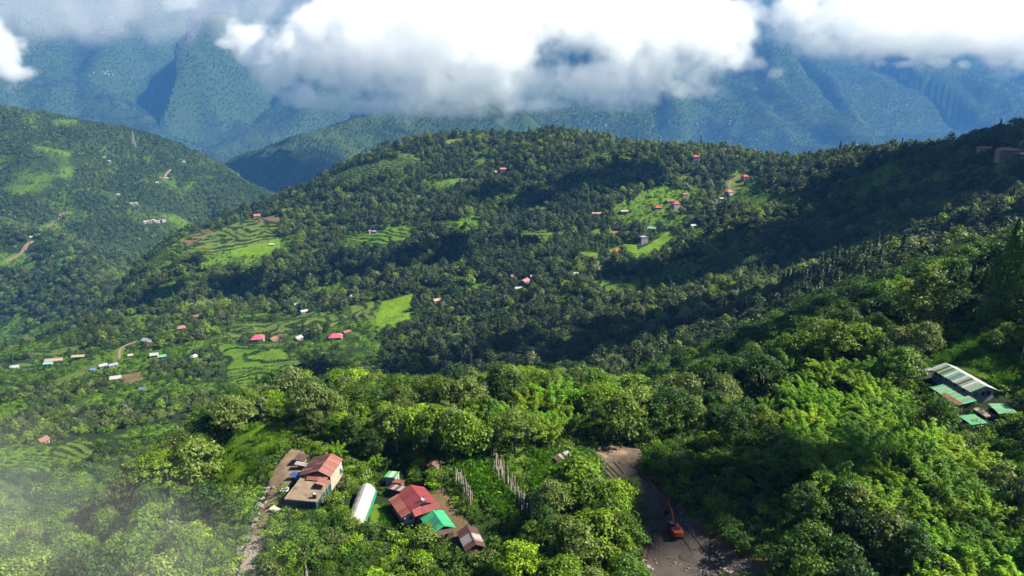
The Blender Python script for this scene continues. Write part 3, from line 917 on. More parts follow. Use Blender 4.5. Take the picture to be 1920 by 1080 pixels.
def bamboo_parts(seed, ncul=15, per=190, leaf=0.55, H=12.0):
    r = np.random.default_rng(seed)
    b = MB(); out = []
    for i in range(ncul):
        ph = 2.39996 * i + r.uniform(-0.3, 0.3)
        h = H * r.uniform(0.7, 1.05); lean = r.uniform(0.22, 0.62) * h * (0.4 if i < 3 else 1)
        k = np.linspace(0, 1, 7)
        rad = 0.25 + lean * k ** 2.4; zz = h * (k - 0.26 * k ** 4 * (lean / h) * 2.2)
        P = np.stack([np.cos(ph) * rad, np.sin(ph) * rad, zz - 0.5], 1)
        b.tube(P, [0.07, 0.065, 0.06, 0.05, 0.035, 0.022, 0.008], 4)
        n = int(per * r.uniform(0.75, 1.25))
        t = np.clip(r.beta(2.4, 1.1, n) * 0.72 + 0.30, 0, 1.04)
        c = np.stack([np.interp(t, k, P[:, j]) for j in range(3)], 1)
        # sprays: leaves hang in drooping tufts along the arching culm
        tuft = np.round(t * 9) / 9
        ct = np.stack([np.interp(tuft, k, P[:, j]) for j in range(3)], 1)
        c = c * 0.45 + ct * 0.55
        sw = 0.25 + 0.75 * np.sin(np.pi * np.clip((t - 0.22) / 0.86, 0, 1))
        off = r.normal(size=(n, 3)) * np.array([1, 1, 0.42]) * sw[:, None] * 0.56
        p = c + off; p[:, 2] -= np.abs(r.normal(size=n)) * 0.16 + 0.55 * np.hypot(off[:, 0], off[:, 1]) ** 1.3
        nn = off * 0.7 + r.normal(size=(n, 3)) * 0.35 + np.array([0, 0, 0.9]); nn /= np.linalg.norm(nn, axis=1)[:, None]
        L = leaf * r.uniform(0.7, 1.5, n)
        out.append(leaf_quads(p, nn, L, L * r.uniform(0.24, 0.42, n), r))
    return b, np.concatenate(out)

def conifer_quads(seed, H=16.0, R=2.9, n=2600, leaf=0.6):
    r = np.random.default_rng(seed)
    k = r.uniform(0, 1, n) ** 0.8
    prof = R * ((1 - k) ** 0.75 + 0.03) * (0.72 + 0.28 * np.abs(np.sin(k * 34 + r.uniform(0, 1)))) * np.where(k < 0.08, 0.6 + k * 5, 1)
    ph = r.uniform(0, 2 * np.pi, n)
    lump = 1 + 0.22 * np.sin(ph * 5 + k * 19) + 0.15 * np.sin(ph * 3 - k * 31)
    rad = prof * lump * np.sqrt(r.uniform(0.25, 1.0, n))
    z = H * (0.06 + 0.94 * k) - rad * 0.28
    c = np.stack([np.cos(ph) * rad, np.sin(ph) * rad, z], 1)
    nn = np.stack([np.cos(ph), np.sin(ph), np.full(n, 0.7)], 1) + r.normal(size=(n, 3)) * 0.5
    nn /= np.linalg.norm(nn, axis=1)[:, None]
    L = leaf * r.uniform(0.6, 1.4, n)
    return leaf_quads(c, nn, L, L * 0.4, r)

# near broadleaf kinds: (height, crown radius, base of crown, lobes, leaves per lobe, leaf size, lobe size, flatness)
NEAR = []
for s, (H, R, b0, nl, per, leaf, lob, fl) in enumerate([
        (9.5, 3.6, 2.2, 34, 120, 0.42, 0.36, 0.8), (11.5, 3.4, 3.0, 36, 115, 0.40, 0.38, 0.85), (8.5, 4.4, 2.6, 34, 115, 0.44, 0.30, 0.65),
        (12.5, 4.6, 4.0, 42, 110, 0.44, 0.28, 0.7), (7.0, 3.2, 1.0, 26, 125, 0.40, 0.42, 0.85), (10.0, 3.0, 1.6, 30, 115, 0.38, 0.40, 0.95),
        (13.0, 4.2, 5.0, 30, 70, 0.36, 0.22, 0.55), (9.0, 4.8, 4.2, 26, 120, 0.40, 0.30, 0.45)]):
    q, tips = crown_quads(100 + s, H, R, b0, nl, per, leaf, lob, 1.0, fl)
    cm = quads_mesh('crown', q, LEAF)
    tm = trunk_mesh('trunk', H, 0.16 + 0.012 * H, tips, 5 + s, PALE_BARK if s in (3, 6) else BARK)
    NEAR.append((cm, tm, H, R))
BAM = []
for s in range(4):
    b, q = bamboo_parts(300 + s, 15, 270, 0.55, 12.0 + (s % 2))
    BAM.append((quads_mesh('foliage', q, BAMBOO), b.mesh('stems', CULM), 12.0, 5.5))
CON = []
for s, (H, R) in enumerate([(17, 2.6), (14, 2.3), (19, 3.4)]):
    q = conifer_quads(400 + s, H, R, 3000, 0.62)
    b = MB(); b.tube([(0, 0, -0.8), (0.1, 0, H * 0.5), (0, 0.05, H * 0.97)], [0.34, 0.2, 0.03], 7)
    CON.append((quads_mesh('crown', q, NEEDLE), b.mesh('trunk', BARK, True), H, R))
SHR = []
for s, (H, R) in enumerate([(2.4, 1.5), (1.8, 1.3), (3.2, 1.7), (1.3, 1.0)]):
    q, tips = crown_quads(500 + s, H, R, 0.15, 14, 45, 0.30, 0.46, 0.9, 0.8, 0.6)
    b = MB()
    for t in tips[:6]:
        b.tube([(0, 0, -0.3), tuple(np.array(t) * 0.5), tuple(t)], [0.06, 0.04, 0.015], 4)
    SHR.append((quads_mesh('foliage', q, LEAF), b.mesh('stems', BARK), H, R))

protos = bpy.data.collections.new("prototypes")      # never linked: only a store of shapes for the masses
def proto(name, me):
    o = bpy.data.objects.new(name, me); return o
def proto_set(name, meshes):
    c = bpy.data.collections.new(name)
    for i, m in enumerate(meshes):
        c.objects.link(bpy.data.objects.new("%s_%02d" % (name, i), m))
    return c
def with_trunk(q, H, r0, mat_leaf, mat_bark, name):
    """one light mesh of crown and stem for the trees of the masses"""
    me = quads_mesh(name, q, mat_leaf)
    bm = bmesh.new(); bm.from_mesh(me)
    n = 5; rings = []
    for z, rad in ((-1.5, r0), (H * 0.7, r0 * 0.5)):
        rings.append([bm.verts.new((math.cos(2 * math.pi * k / n) * rad, math.sin(2 * math.pi * k / n) * rad, z)) for k in range(n)])
    for k in range(n):
        f = bm.faces.new((rings[0][k], rings[0][(k + 1) % n], rings[1][(k + 1) % n], rings[1][k])); f.material_index = 1
    bm.to_mesh(me); bm.free()
    me.materials.append(mat_bark)
    return me
MID_M = []
for s, (H, R, b0, lob, fl) in enumerate([(9.0, 4.2, 1.0, 0.46, 0.85), (10.5, 4.0, 1.2, 0.46, 0.9), (8, 4.8, 1.2, 0.40, 0.7), (7, 3.8, 0.4, 0.50, 0.85), (11.5, 4.4, 1.8, 0.40, 0.85)]):
    q, _ = crown_quads(600 + s, H, R, b0, 18, 30, 1.05, lob, 0.92, fl, 0.38, 0.7)
    MID_M.append(with_trunk(q, H, 0.2, MID_LEAF, BARK, 'mid_tree'))
for s in range(2):
    q = conifer_quads(650 + s, 14, 2.6, 420, 1.2)
    MID_M.append(with_trunk(q, 14, 0.2, NEEDLE, BARK, 'mid_conifer'))
FAR_M = []
for s in range(4):
    q, _ = crown_quads(700 + s, 11, 4.6, 0.3, 7, 11, 2.5, 0.5, 1.0, 0.8, 0.4)
    FAR_M.append(quads_mesh('far_tree', q, FAR_LEAF))
MASS_NEAR = proto_set('wood_near', [m[0] for m in NEAR])
MASS_MID = proto_set('wood_mid', MID_M)
MASS_FAR = proto_set('wood_far', FAR_M)
BUSH_M = []
for s, (H, R) in enumerate([(1.7, 1.3), (1.2, 1.1), (2.4, 1.5)]):
    q, _ = crown_quads(800 + s, H, R, 0.0, 9, 24, 0.38, 0.5, 0.9, 0.8, 0.6)
    BUSH_M.append(quads_mesh('bush', q, LEAF))
for s in range(2):      # tall herbs: upright blades
    r = np.random.default_rng(850 + s); n = 60
    c = np.stack([r.normal(0, 0.45, n), r.normal(0, 0.45, n), r.uniform(0.1, 1.3, n)], 1)
    nn = rand_unit(n, r); nn[:, 2] *= 0.35; nn /= np.linalg.norm(nn, axis=1)[:, None]
    BUSH_M.append(quads_mesh('herb', leaf_quads(c, nn, r.uniform(0.5, 1.0, n), r.uniform(0.12, 0.25, n), r), CROP))
MASS_BUSH = proto_set('undergrowth', BUSH_M)

def scatter(name, P, scale, pick, tint, coll, label, kind='stuff'):
    """one object whose points carry copies of the shapes in coll"""
    n = len(P)
    me = bpy.data.meshes.new(name)
    me.vertices.add(n); me.vertices.foreach_set('co', np.asarray(P, np.float32).reshape(-1))
    for nm, tp, arr in (('pick', 'INT', np.asarray(pick, np.int32)), ('tint', 'FLOAT', np.asarray(tint, np.float32)), ('turn', 'FLOAT', rng.uniform(0, 6.28, n).astype(np.float32))):
        a = me.attributes.new(nm, tp, 'POINT'); a.data.foreach_set('value', arr)
    a = me.attributes.new('size', 'FLOAT_VECTOR', 'POINT')
    sc = np.asarray(scale, np.float32)
    if sc.ndim == 1: sc = np.stack([sc, sc, sc], 1)
    a.data.foreach_set('vector', sc.reshape(-1))
    o = link(name, me)
    g = bpy.data.node_groups.new(name, 'GeometryNodeTree')
    g.interface.new_socket('Geometry', in_out='INPUT', socket_type='NodeSocketGeometry')
    g.interface.new_socket('Geometry', in_out='OUTPUT', socket_type='NodeSocketGeometry')
    N = g.nodes
    gi = N.new('NodeGroupInput'); go = N.new('NodeGroupOutput')
    ci = N.new('GeometryNodeCollectionInfo'); ci.inputs['Collection'].default_value = coll
    ci.inputs['Separate Children'].default_value = True; ci.inputs['Reset Children'].default_value = True
    io = N.new('GeometryNodeInstanceOnPoints'); io.inputs['Pick Instance'].default_value = True
    def na_(nm, tp):
        x = N.new('GeometryNodeInputNamedAttribute'); x.data_type = tp; x.inputs['Name'].default_value = nm
        return x.outputs['Attribute']
    cx = N.new('ShaderNodeCombineXYZ')
    g.links.new(na_('turn', 'FLOAT'), cx.inputs['Z'])
    g.links.new(gi.outputs[0], io.inputs['Points']); g.links.new(ci.outputs[0], io.inputs['Instance'])
    g.links.new(na_('pick', 'INT'), io.inputs['Instance Index'])
    g.links.new(cx.outputs[0], io.inputs['Rotation']); g.links.new(na_('size', 'FLOAT_VECTOR'), io.inputs['Scale'])
    g.links.new(io.outputs[0], go.inputs[0])
    md = o.modifiers.new('growth', 'NODES'); md.node_group = g
    return tag(o, label, None, None, kind)

def jitter_grid(y0, y1, sp, amax):
    xm = amax * y1 + 25
    xs = np.arange(-xm, xm, sp); ys = np.arange(y0, y1, sp)
    X, Y = np.meshgrid(xs, ys)
    X = (X + rng.uniform(-0.45, 0.45, X.shape) * sp).ravel(); Y = (Y + rng.uniform(-0.45, 0.45, Y.shape) * sp).ravel()
    k = np.abs(X) < amax * Y + 25
    return X[k], Y[k]

# ---------------------------------------------------------------- plants: far and middle distance masses
fx, fy, fs, ft = [], [], [], []
for y0, y1, sp, am in ((1600, 3300, 10.5, 0.80), (3300, 6000, 15, 0.78), (6000, 13500, 28, 0.78)):
    X, Y = jitter_grid(y0, y1, sp, am)
    Z = fz(X, Y)
    u, v, d = project(np.stack([X, Y, Z], -1))
    k = (u > -60) & (u < 1980) & (v > -30) & (v < 760)
    X, Y, Z = X[k], Y[k], Z[k]
    k = visible(X, Y, Z + 12)
    X, Y, Z = X[k], Y[k], Z[k]
    clear = fbm(X / 130, Y / 130, 4, 21)
    band = sstep(0.50, 0.62, fbm(X / 420, Y / 420, 3, 33))
    k = ~on_trail(X, Y) & ~house_clear(X, Y)
    X, Y, Z, band, clear = X[k], Y[k], Z[k], band[k], clear[k]
    small = np.where(clear > 0.66 - 0.08 * band, rng.choice([0.25, 0.4, 0.55, 0.75], len(X)), 1.0)
    fx.append(X); fy.append(Y)
    fs.append(sp / 11.0 * rng.uniform(0.6, 1.25, len(X)) * small)
    ft.append(np.clip((0.48 if y0 < 3000 else 0.32) + 0.9 * (clear - 0.45) + 0.30 * band + rng.normal(0, 0.14, len(X)), 0, 1))
X = np.concatenate(fx); Y = np.concatenate(fy); sc = np.concatenate(fs)
print('far trees', len(X))
scatter('distant_forest', np.stack([X, Y, fz(X, Y) - 0.6], -1), np.stack([sc, sc, np.minimum(sc, 1.6)], 1), rng.integers(0, 4, len(X)), np.concatenate(ft), MASS_FAR,
        'hazy forest covering the ridges across the valley')

mx, my, mp, mt, ms = [], [], [], [], []
CONIFER_Z = hits([(1440,560),(1560,470),(1650,450),(1700,500),(1650,590),(1560,600)])[:, :2]
for y0, y1, sp, am in ((330, 700, 6.6, 0.86), (700, 1600, 8.2, 0.80)):
    X, Y = jitter_grid(y0, y1, sp, am)
    Z = fz(X, Y)
    u, v, d = project(np.stack([X, Y, Z], -1))
    k = (u > -80) & (u < 2000) & (v > 100) & (v < 1150) & ~open_ground(X, Y, 4.2) & ~on_trail(X, Y) & ~house_clear(X, Y)
    X, Y, Z = X[k], Y[k], Z[k]
    k = visible(X, Y, Z + 12)
    X, Y, Z = X[k], Y[k], Z[k]
    u, v, d = project(np.stack([X, Y, Z], -1))
    c1 = fbm(X / 60, Y / 60, 4, 51); c2 = fbm(X / 200, Y / 200, 2, 52)
    # the inhabited slopes on the left are half open
    openness = np.where((u < 720) & (v > 590), 0.30, np.where((u > 1080) & (u < 1480) & (v > 350) & (v < 560), 0.09, 0.04)) + np.where((u < 560) & (v > 380) & (v < 500), 0.12, 0)
    k = c1 < 0.74 - openness
    X, Y, Z, c1, c2, u, v, openness = X[k], Y[k], Z[k], c1[k], c2[k], u[k], v[k], openness[k]
    n = len(X)
    pk = rng.integers(0, 5, n)
    cz = in_poly(X, Y, CONIFER_Z)
    pk = np.where(cz & (rng.uniform(size=n) < 0.35), rng.integers(5, 7, n), pk)
    pk = np.where(rng.uniform(size=n) < 0.03, rng.integers(5, 7, n), pk)
    tn = 0.34 + 0.6 * (c1 - 0.45) + 0.7 * (c2 - 0.5) + rng.normal(0, 0.13, n)
    tn = np.where(rng.uniform(size=n) < 0.09, rng.uniform(0.5, 0.75, n), tn)
    tn = np.where(rng.uniform(size=n) < 0.06, rng.uniform(0.84, 1.0, n), tn)
    tn = np.where(rng.uniform(size=n) < 0.10, rng.uniform(0.0, 0.12, n), tn)
    tn += np.where(openness > 0.2, 0.12, 0)
    mx.append(X); my.append(Y); mp.append(pk); mt.append(np.clip(tn, 0, 1)); ms.append((0.5 + 0.95 * rng.uniform(0, 1, n) ** 1.6) * np.where(openness > 0.2, 0.75, 1) * sp / 7.0)
X = np.concatenate(mx); Y = np.concatenate(my); pk = np.concatenate(mp); tn = np.concatenate(mt); sc = np.concatenate(ms)
print('mid trees', len(X))
scatter('hillside_forest', np.stack([X, Y, fz(X, Y) - 0.5], -1), np.stack([sc * 1.1, sc * 1.1, sc * rng.uniform(0.8, 1.2, len(sc))], 1), pk, tn, MASS_MID,
        'dense forest on the hillsides beyond the village')

# bushes and crops on the half open slopes
X1, Y1 = jitter_grid(330, 800, 4.2, 0.84); X2, Y2 = jitter_grid(800, 1650, 5.2, 0.80)
X = np.concatenate([X1, X2]); Y = np.concatenate([Y1, Y2])
Z = fz(X, Y); u, v, d = project(np.stack([X, Y, Z], -1))
k = (u > -60) & (u < 1980) & (v > 240) & (v < 1120) & ~open_ground(X, Y, 0.5) & ~on_trail(X, Y)
k &= ((fbm(X / 20, Y / 20, 3, 61) > 0.44) | (fbm(X / 60, Y / 60, 4, 51) > 0.56) | house_clear(X, Y)) & ~house_clear(X, Y, True)
X, Y, Z = X[k], Y[k], Z[k]
k = visible(X, Y, Z + 4); X, Y, Z = X[k], Y[k], Z[k]
sc = rng.uniform(0.5, 1.0, len(X)) * np.where(rng.uniform(size=len(X)) < 0.35, 2.6, 1.3)
print('slope bushes', len(X))
scatter('slope_scrub', np.stack([X, Y, Z - 0.2], -1), sc, rng.integers(0, 3, len(X)), np.clip(rng.normal(0.42, 0.2, len(X)), 0, 1), MASS_BUSH, 'low scrub between the trees on the far slopes')
# ---------------------------------------------------------------- buildings of the village
RED = mat_sheet("red_sheet", (0.27, 0.045, 0.050), (0.17, 0.08, 0.055), 0.42)
RUST = mat_sheet("rusty_sheet", (0.26, 0.075, 0.055), (0.17, 0.095, 0.06), 0.75)
BROWN = mat_sheet("brown_sheet", (0.105, 0.045, 0.038), (0.07, 0.05, 0.04), 0.4)
PINKISH = mat_sheet("faded_red_sheet", (0.33, 0.11, 0.095), (0.19, 0.10, 0.07), 0.7)
GREY_SHEET = mat_sheet("grey_sheet", (0.33, 0.31, 0.32), (0.19, 0.14, 0.12), 0.35)
GREEN = mat_sheet("green_sheet", (0.045, 0.42, 0.19), (0.14, 0.22, 0.13), 0.5)
GREEN2 = mat_sheet("dark_green_sheet", (0.030, 0.20, 0.13), (0.05, 0.16, 0.12), 0.3)
LIME = mat_sheet("lime_sheet", (0.10, 0.50, 0.09), (0.30, 0.34, 0.22), 0.25)
PALE_GREEN = mat_sheet("pale_green_sheet", (0.19, 0.36, 0.19), (0.30, 0.33, 0.25), 0.5)
WHITE_SHEET = mat_sheet("white_sheet", (0.50, 0.52, 0.55), (0.36, 0.34, 0.32), 0.3)
TEAL_SHEET = mat_sheet("teal_sheet", (0.10, 0.22, 0.20), (0.18, 0.24, 0.2), 0.4)
WALL_WHITE = mat_plain("white_wall", (0.55, 0.57, 0.62), 0.85, 0.2, 0, 0.12, 1.2, (0.30, 0.29, 0.27))
WALL_CREAM = mat_plain("cream_wall", (0.52, 0.45, 0.36), 0.85, 0.2, 0, 0.15, 1.2, (0.32, 0.27, 0.2))
WALL_BLUE = mat_plain("blue_wall", (0.24, 0.36, 0.48), 0.85, 0.2, 0, 0.15, 1.2)
WALL_TEAL = mat_plain("teal_wall", (0.010, 0.085, 0.085), 0.7, 0.3, 0, 0.25, 0.9)
WALL_PALE_TEAL = mat_plain("pale_teal_wall", (0.28, 0.42, 0.38), 0.8, 0.2, 0, 0.15, 1.2)
WALL_WOOD = mat_plain("plank_wall", (0.115, 0.082, 0.055), 0.9, 0.15, 0, 0.4, 2.0)
WOOD = mat_plain("wood", (0.26, 0.20, 0.14), 0.9, 0.15, 0, 0.3, 2.5)
CONCRETE = mat_plain("concrete", (0.27, 0.245, 0.215), 0.92, 0.15, 0, 0.3, 0.8, (0.13, 0.11, 0.09))
SLAB = mat_plain("roof_slab", (0.26, 0.195, 0.145), 0.95, 0.1, 0, 0.28, 0.6, (0.15, 0.11, 0.085))
DARK = mat_plain("dark_opening", (0.012, 0.012, 0.013), 0.6, 0.3, 0, 0.2, 2)
GLASS = mat_plain("window_glass", (0.03, 0.04, 0.05), 0.15, 0.6, 0, 0.2, 2)
POLY = mat_plain("polythene", (0.47, 0.44, 0.41), 0.55, 0.3, 0, 0.14, 0.7)
NET_TEAL = mat_plain("teal_net", (0.02, 0.30, 0.25), 0.8, 0.2, 0, 0.2, 1.5)
TANK_BLACK = mat_plain("black_tank", (0.015, 0.015, 0.016), 0.4, 0.4)
WHITE_PAINT = mat_plain("white_paint", (0.72, 0.72, 0.70), 0.6, 0.3, 0, 0.1)
STAKE = mat_plain("stake", (0.56, 0.50, 0.42), 0.9, 0.1, 0, 0.3, 2)
BLUE_TARP = mat_plain("blue_tarp", (0.03, 0.08, 0.30), 0.5, 0.3, 0, 0.25, 1)

_sheet_cache = {}
def sheet_mesh(L, w, mat):
    key = (round(L, 2), round(w, 2), mat.name)
    if key not in _sheet_cache:
        ny = 9
        ys = np.linspace(0, w * 1.03, ny)
        zs = np.where(np.arange(ny) % 2 == 0, 0.0, 0.035)
        V = []; Fc = []
        for x in (0, L):
            for y, z in zip(ys, zs): V.append((x, y, z + 0.02))
            for y, z in zip(ys, zs): V.append((x, y, z - 0.005))
        n2 = 2 * ny
        for i in range(ny - 1):
            Fc.append((i, n2 + i, n2 + i + 1, i + 1)); Fc.append((ny + i, ny + i + 1, n2 + ny + i + 1, n2 + ny + i))
        me = mesh_from('roof_sheet', V, Fc); me.materials.append(mat)
        _sheet_cache[key] = me
    return _sheet_cache[key]

def slope(parent, O, A, D, n, mats, cut=None, name='roof_sheet', seed=1):
    """lay n sheets side by side along A, each running down D"""
    r = random.Random(seed)
    O, A, D = Vector(O), Vector(A), Vector(D)
    x = D.normalized(); y = A.normalized()
    if x.cross(y).z < 0:
        O = O + A; A = -A; y = -y; rev = True
    else: rev = False
    z = x.cross(y)
    w = A.length / n
    for i in range(n):
        k = n - 1 - i if rev else i
        s0, s1 = (0, 1) if cut is None else cut((k + 0.5) / n)
        if s1 - s0 < 0.05: continue
        L = D.length * (s1 - s0)
        m = mats(k) if callable(mats) else mats
        o = link(name, sheet_mesh(L, w, m), parent)
        p = O + y * (w * i) + D * s0 + z * (r.uniform(0, 0.02) + 0.012 * (i % 2)) + x * r.uniform(-0.04, 0.04)
        M = Matrix((x, y, z)).transposed().to_4x4(); M.translation = p
        o.matrix_local = M @ Matrix.Rotation(r.uniform(-0.008, 0.008), 4, 'Z')

def window(parent, c, w, h, face, mat=None):
    """a framed pane in a wall facing +-x or +-y of the house"""
    f = MB(); dx, dy = {'+x': (1, 0), '-x': (-1, 0), '+y': (0, 1), '-y': (0, -1)}[face]
    t = 0.09
    def bx(m, off, up, ww, hh, d, out):
        sz = (d, ww, hh) if dx else (ww, d, hh)
        m.box((c[0] + dx * out + (0 if dx else off), c[1] + dy * out + (off if dx else 0), c[2] + up), sz)
    bx(f, 0, h / 2, w + t, t, 0.12, 0.04); bx(f, 0, -h / 2, w + t * 2, t, 0.16, 0.05)
    for s in (-1, 1): bx(f, s * w / 2, 0, t, h - t, 0.12, 0.04)
    bx(f, 0, 0, t * 0.6, h - t, 0.10, 0.045)
    fo = f.build('window', mat or WHITE_PAINT, parent)
    p = MB(); bx(p, 0, 0, w - t * 0.8, h - t * 0.8, 0.05, 0.015)
    p.build('pane', GLASS, fo)
    return fo

def door(parent, c, w, h, face, mat=None):
    d = MB(); dx, dy = {'+x': (1, 0), '-x': (-1, 0), '+y': (0, 1), '-y': (0, -1)}[face]
    d.box((c[0] + dx * 0.03, c[1] + dy * 0.03, c[2]), (0.08, w, h) if dx else (w, 0.08, h))
    o = d.build('door', mat or WOOD, parent)
    k = MB(); k.box((c[0] + dx * 0.10 + (0 if dx else w * 0.35), c[1] + dy * 0.10 + (w * 0.35 if dx else 0), c[2]), (0.08, 0.08, 0.08))
    k.build('handle', DARK, o)
    return o

def gable_walls(parent, W, L, z0, ze, zr, mat, xc=0.0, inset=0.35, name='wall'):
    b = MB(); a = W / 2 - inset
    zt = ze + (zr - ze) * inset / (W / 2) - 0.06
    b.prism([(xc - a, z0), (xc + a, z0), (xc + a, zt), (xc, zr - 0.10), (xc - a, zt)], -L / 2 + inset, L / 2 - inset, 'y')
    return b.build(name, mat, parent)

def roof_frame(parent, W, L, ze, zr, xc=0.0, mat=None, cap=None):
    b = MB()
    for s in (-1, 1):
        for k in (0.15, 0.5, 0.9):
            b.box((xc + s * W / 2 * k, 0, zr + (ze - zr) * k - 0.09), (0.10, L - 0.1, 0.10))
    o = b.build('roof', mat or WOOD, parent)
    c = MB(); h = 0.13
    c.add([(xc - 0.28, -L / 2 - 0.05, zr - 0.07), (xc, -L / 2 - 0.05, zr + 0.09), (xc + 0.28, -L / 2 - 0.05, zr - 0.07),
           (xc - 0.28, L / 2 + 0.05, zr - 0.07), (xc, L / 2 + 0.05, zr + 0.09), (xc + 0.28, L / 2 + 0.05, zr - 0.07)],
          [(0, 1, 4, 3), (1, 2, 5, 4), (0, 2, 1), (3, 4, 5), (0, 3, 5, 2)])
    c.build('ridge_cap', cap or mat or WOOD, o)
    return o

def base_z(x, y): return gz(x, y)

# --- house with the red cross-gabled roof
x, y = -22.6, 143.6
B = thing('red_roof_house', 'pale blue walled house with a large dark red sheet roof, right of the white tunnel', 'house', (x, y, base_z(x, y)), math.radians(30))
pl = MB(); pl.box((-0.2, 0.2, 0.1), (8.0, 7.6, 2.0)); pl.build('plinth', CONCRETE, B)
wb = MB(); wb.box((-0.4, 0.1, 2.35), (7.4, 7.2, 2.6)); wb.build('wall', WALL_WHITE, B)
rf = roof_frame(B, 6.6, 8.0, 4.25, 5.9, 0.5, WOOD, RED)
up = MB(); up.prism([(-2.4, 3.66), (3.3, 3.66), (3.3, 4.28), (0.5, 5.70), (-2.4, 4.25)], -3.4, 3.6, 'y'); up.build('gable_wall', WALL_WHITE, B)
slope(rf, (0.5, -4.0, 5.9), (0, 8.0, 0), (3.55, 0, -1.75), 9, RED, None, 'roof_sheet', 3)
slope(rf, (0.5, -4.0, 5.9), (0, 8.0, 0), (-3.1, 0, -1.5), 9, lambda i: RED, None, 'roof_sheet', 4)
slope(rf, (-2.5, -4.2, 4.38), (0, 8.4, 0), (-2.5, 0, -0.72), 10, lambda i: (RUST, RUST, RED, RUST, PINKISH)[i % 5], None, 'roof_sheet', 5)
slope(rf, (-2.4, -3.9, 4.75), (6.4, 0, 0), (0, -1.7, -0.85), 7, RED, None, 'roof_sheet', 6)
for yy in (-2.2, 0.3, 2.5): window(B, (-4.1, yy, 2.5), 1.0, 1.2, '-x')
for xx in (-2.6, 0.2, 2.2): window(B, (xx, -3.5, 2.5), 0.9, 1.2, '-y')
door(B, (-1.3, -3.5, 2.1), 0.9, 2.0, '-y')
dsh = MB(); dsh.tube([(0.6, -3.6, 5.6), (0.6, -3.6, 6.4)], 0.05, 6); n = 14
V = [(0.6, -3.6, 6.55)] + [(0.6 + 0.5 * math.cos(2 * math.pi * k / n), -3.75 + 0.12, 6.55 + 0.5 * math.sin(2 * math.pi * k / n)) for k in range(n)]
V[0] = (0.6, -3.40, 6.55)
dsh.add(V, [(0, 1 + k, 1 + (k + 1) % n) for k in range(n)])
dsh.build('satellite_dish', WHITE_PAINT, B)
st = MB()
for k in range(8): st.box((2.0 + k * 0.42, -5.0 - k * 0.02, 0.95 - k * 0.16), (0.40, 1.3, 0.16))
st.build('steps', CONCRETE, B)

# --- green gabled shed
x, y = -16.7, 137.2
Cg = thing('green_roof_shed', 'timber shed under a bright green gabled sheet roof beside the red roofed house', 'shed', (x, y, base_z(x, y)), math.radians(28))
gable_walls(Cg, 5.4, 7.3, -0.4, 2.6, 4.0, WALL_WOOD)
rf = roof_frame(Cg, 5.6, 7.4, 2.6, 4.1, 0, WOOD, GREEN)
slope(rf, (0, -3.7, 4.1), (0, 7.4, 0), (2.9, 0, -1.5), 8, lambda i: GREEN, None, 'roof_sheet', 11)
slope(rf, (0, -3.7, 4.1), (0, 7.4, 0), (-2.9, 0, -1.5), 8, lambda i: (GREEN, GREEN, GREEN2, GREEN2, GREEN2, GREEN, GREEN, GREEN)[i], None, 'roof_sheet', 12)
slope(rf, (-2.2, -3.4, 2.9), (4.4, 0, 0), (0, -1.0, -0.5), 5, BROWN, None, 'awning_sheet', 13)
door(Cg, (0.4, -3.32, 1.0), 1.0, 1.9, '-y'); window(Cg, (-2.37, 0.6, 1.6), 0.9, 0.9, '-x', WOOD)

# --- brown and grey shed
x, y = -8.9, 131.6
D_ = thing('brown_roof_shed', 'small shed with brown roof crossed by a grey metal band, nearest the plants', 'shed', (x, y, base_z(x, y)), math.radians(19.4))
gable_walls(D_, 4.3, 7.0, -0.4, 2.2, 3.3, WALL_WOOD)
rf = roof_frame(D_, 4.4, 7.2, 2.2, 3.4, 0, WOOD, BROWN)
for s in (-1, 1):
    slope(rf, (0, -3.6, 3.4), (0, 7.2, 0), (s * 2.3, 0, -1.22), 8, lambda i: GREY_SHEET if 2 <= i <= 4 else BROWN, None, 'roof_sheet', 14 + s)
door(D_, (0.2, -3.17, 0.9), 0.9, 1.8, '-y')

# --- left house: faded gabled roof, flat slab roof and teal walls
x, y = -47.9, 151.5
A_ = thing('flat_roofed_house', 'house with teal walls, bare flat roof and faded red sheet roof behind', 'house', (x, y, base_z(x, y)), math.radians(-8))
w1 = MB(); w1.box((0.2, -4.6, 1.2), (7.4, 8.6, 3.2)); w1.build('wall', WALL_TEAL, A_)
w2 = MB(); w2.box((0.2, 4.2, 1.7), (7.0, 7.4, 4.2)); w2.build('wall', WALL_CREAM, A_)
sl = MB(); sl.box((0.2, -4.55, 2.92), (7.9, 9.2, 0.24)); so = sl.build('roof_slab', SLAB, A_)
pp = MB()
pp.box((-3.66, -4.5, 3.12), (0.16, 9.0, 0.16)); pp.box((3.98, -4.5, 3.10), (0.16, 9.0, 0.12)); pp.box((0.2, -9.02, 3.10), (7.6, 0.14, 0.12))
pp.build('parapet', CONCRETE, so)
for xx, yy, L in ((-1.2, -3.5, 4.0), (1.0, -6.2, 3.0)):
    jb = MB(); jb.box((xx, yy, 3.06), (0.08, L, 0.04)); jb.build('joint', CONCRETE, so)
for k in range(4): window(A_, (-2.4 + k * 1.75, -8.9, 1.6), 0.9, 1.1, '-y', WALL_TEAL)
rf = roof_frame(A_, 4.0, 8.4, 3.9, 5.2, 0.9, WOOD, PINKISH)
rf.location = (0, 4.4, 0)
slope(rf, (0.9, -4.2, 5.25), (0, 8.4, 0), (3.0, 0, -1.45), 9, lambda i: (PINKISH, PINKISH, RUST)[i % 3], None, 'roof_sheet', 21)
slope(rf, (0.9, -4.2, 5.25), (0, 8.4, 0), (-2.5, 0, -0.75), 9, lambda i: BROWN if i % 4 else RUST, None, 'roof_sheet', 22)
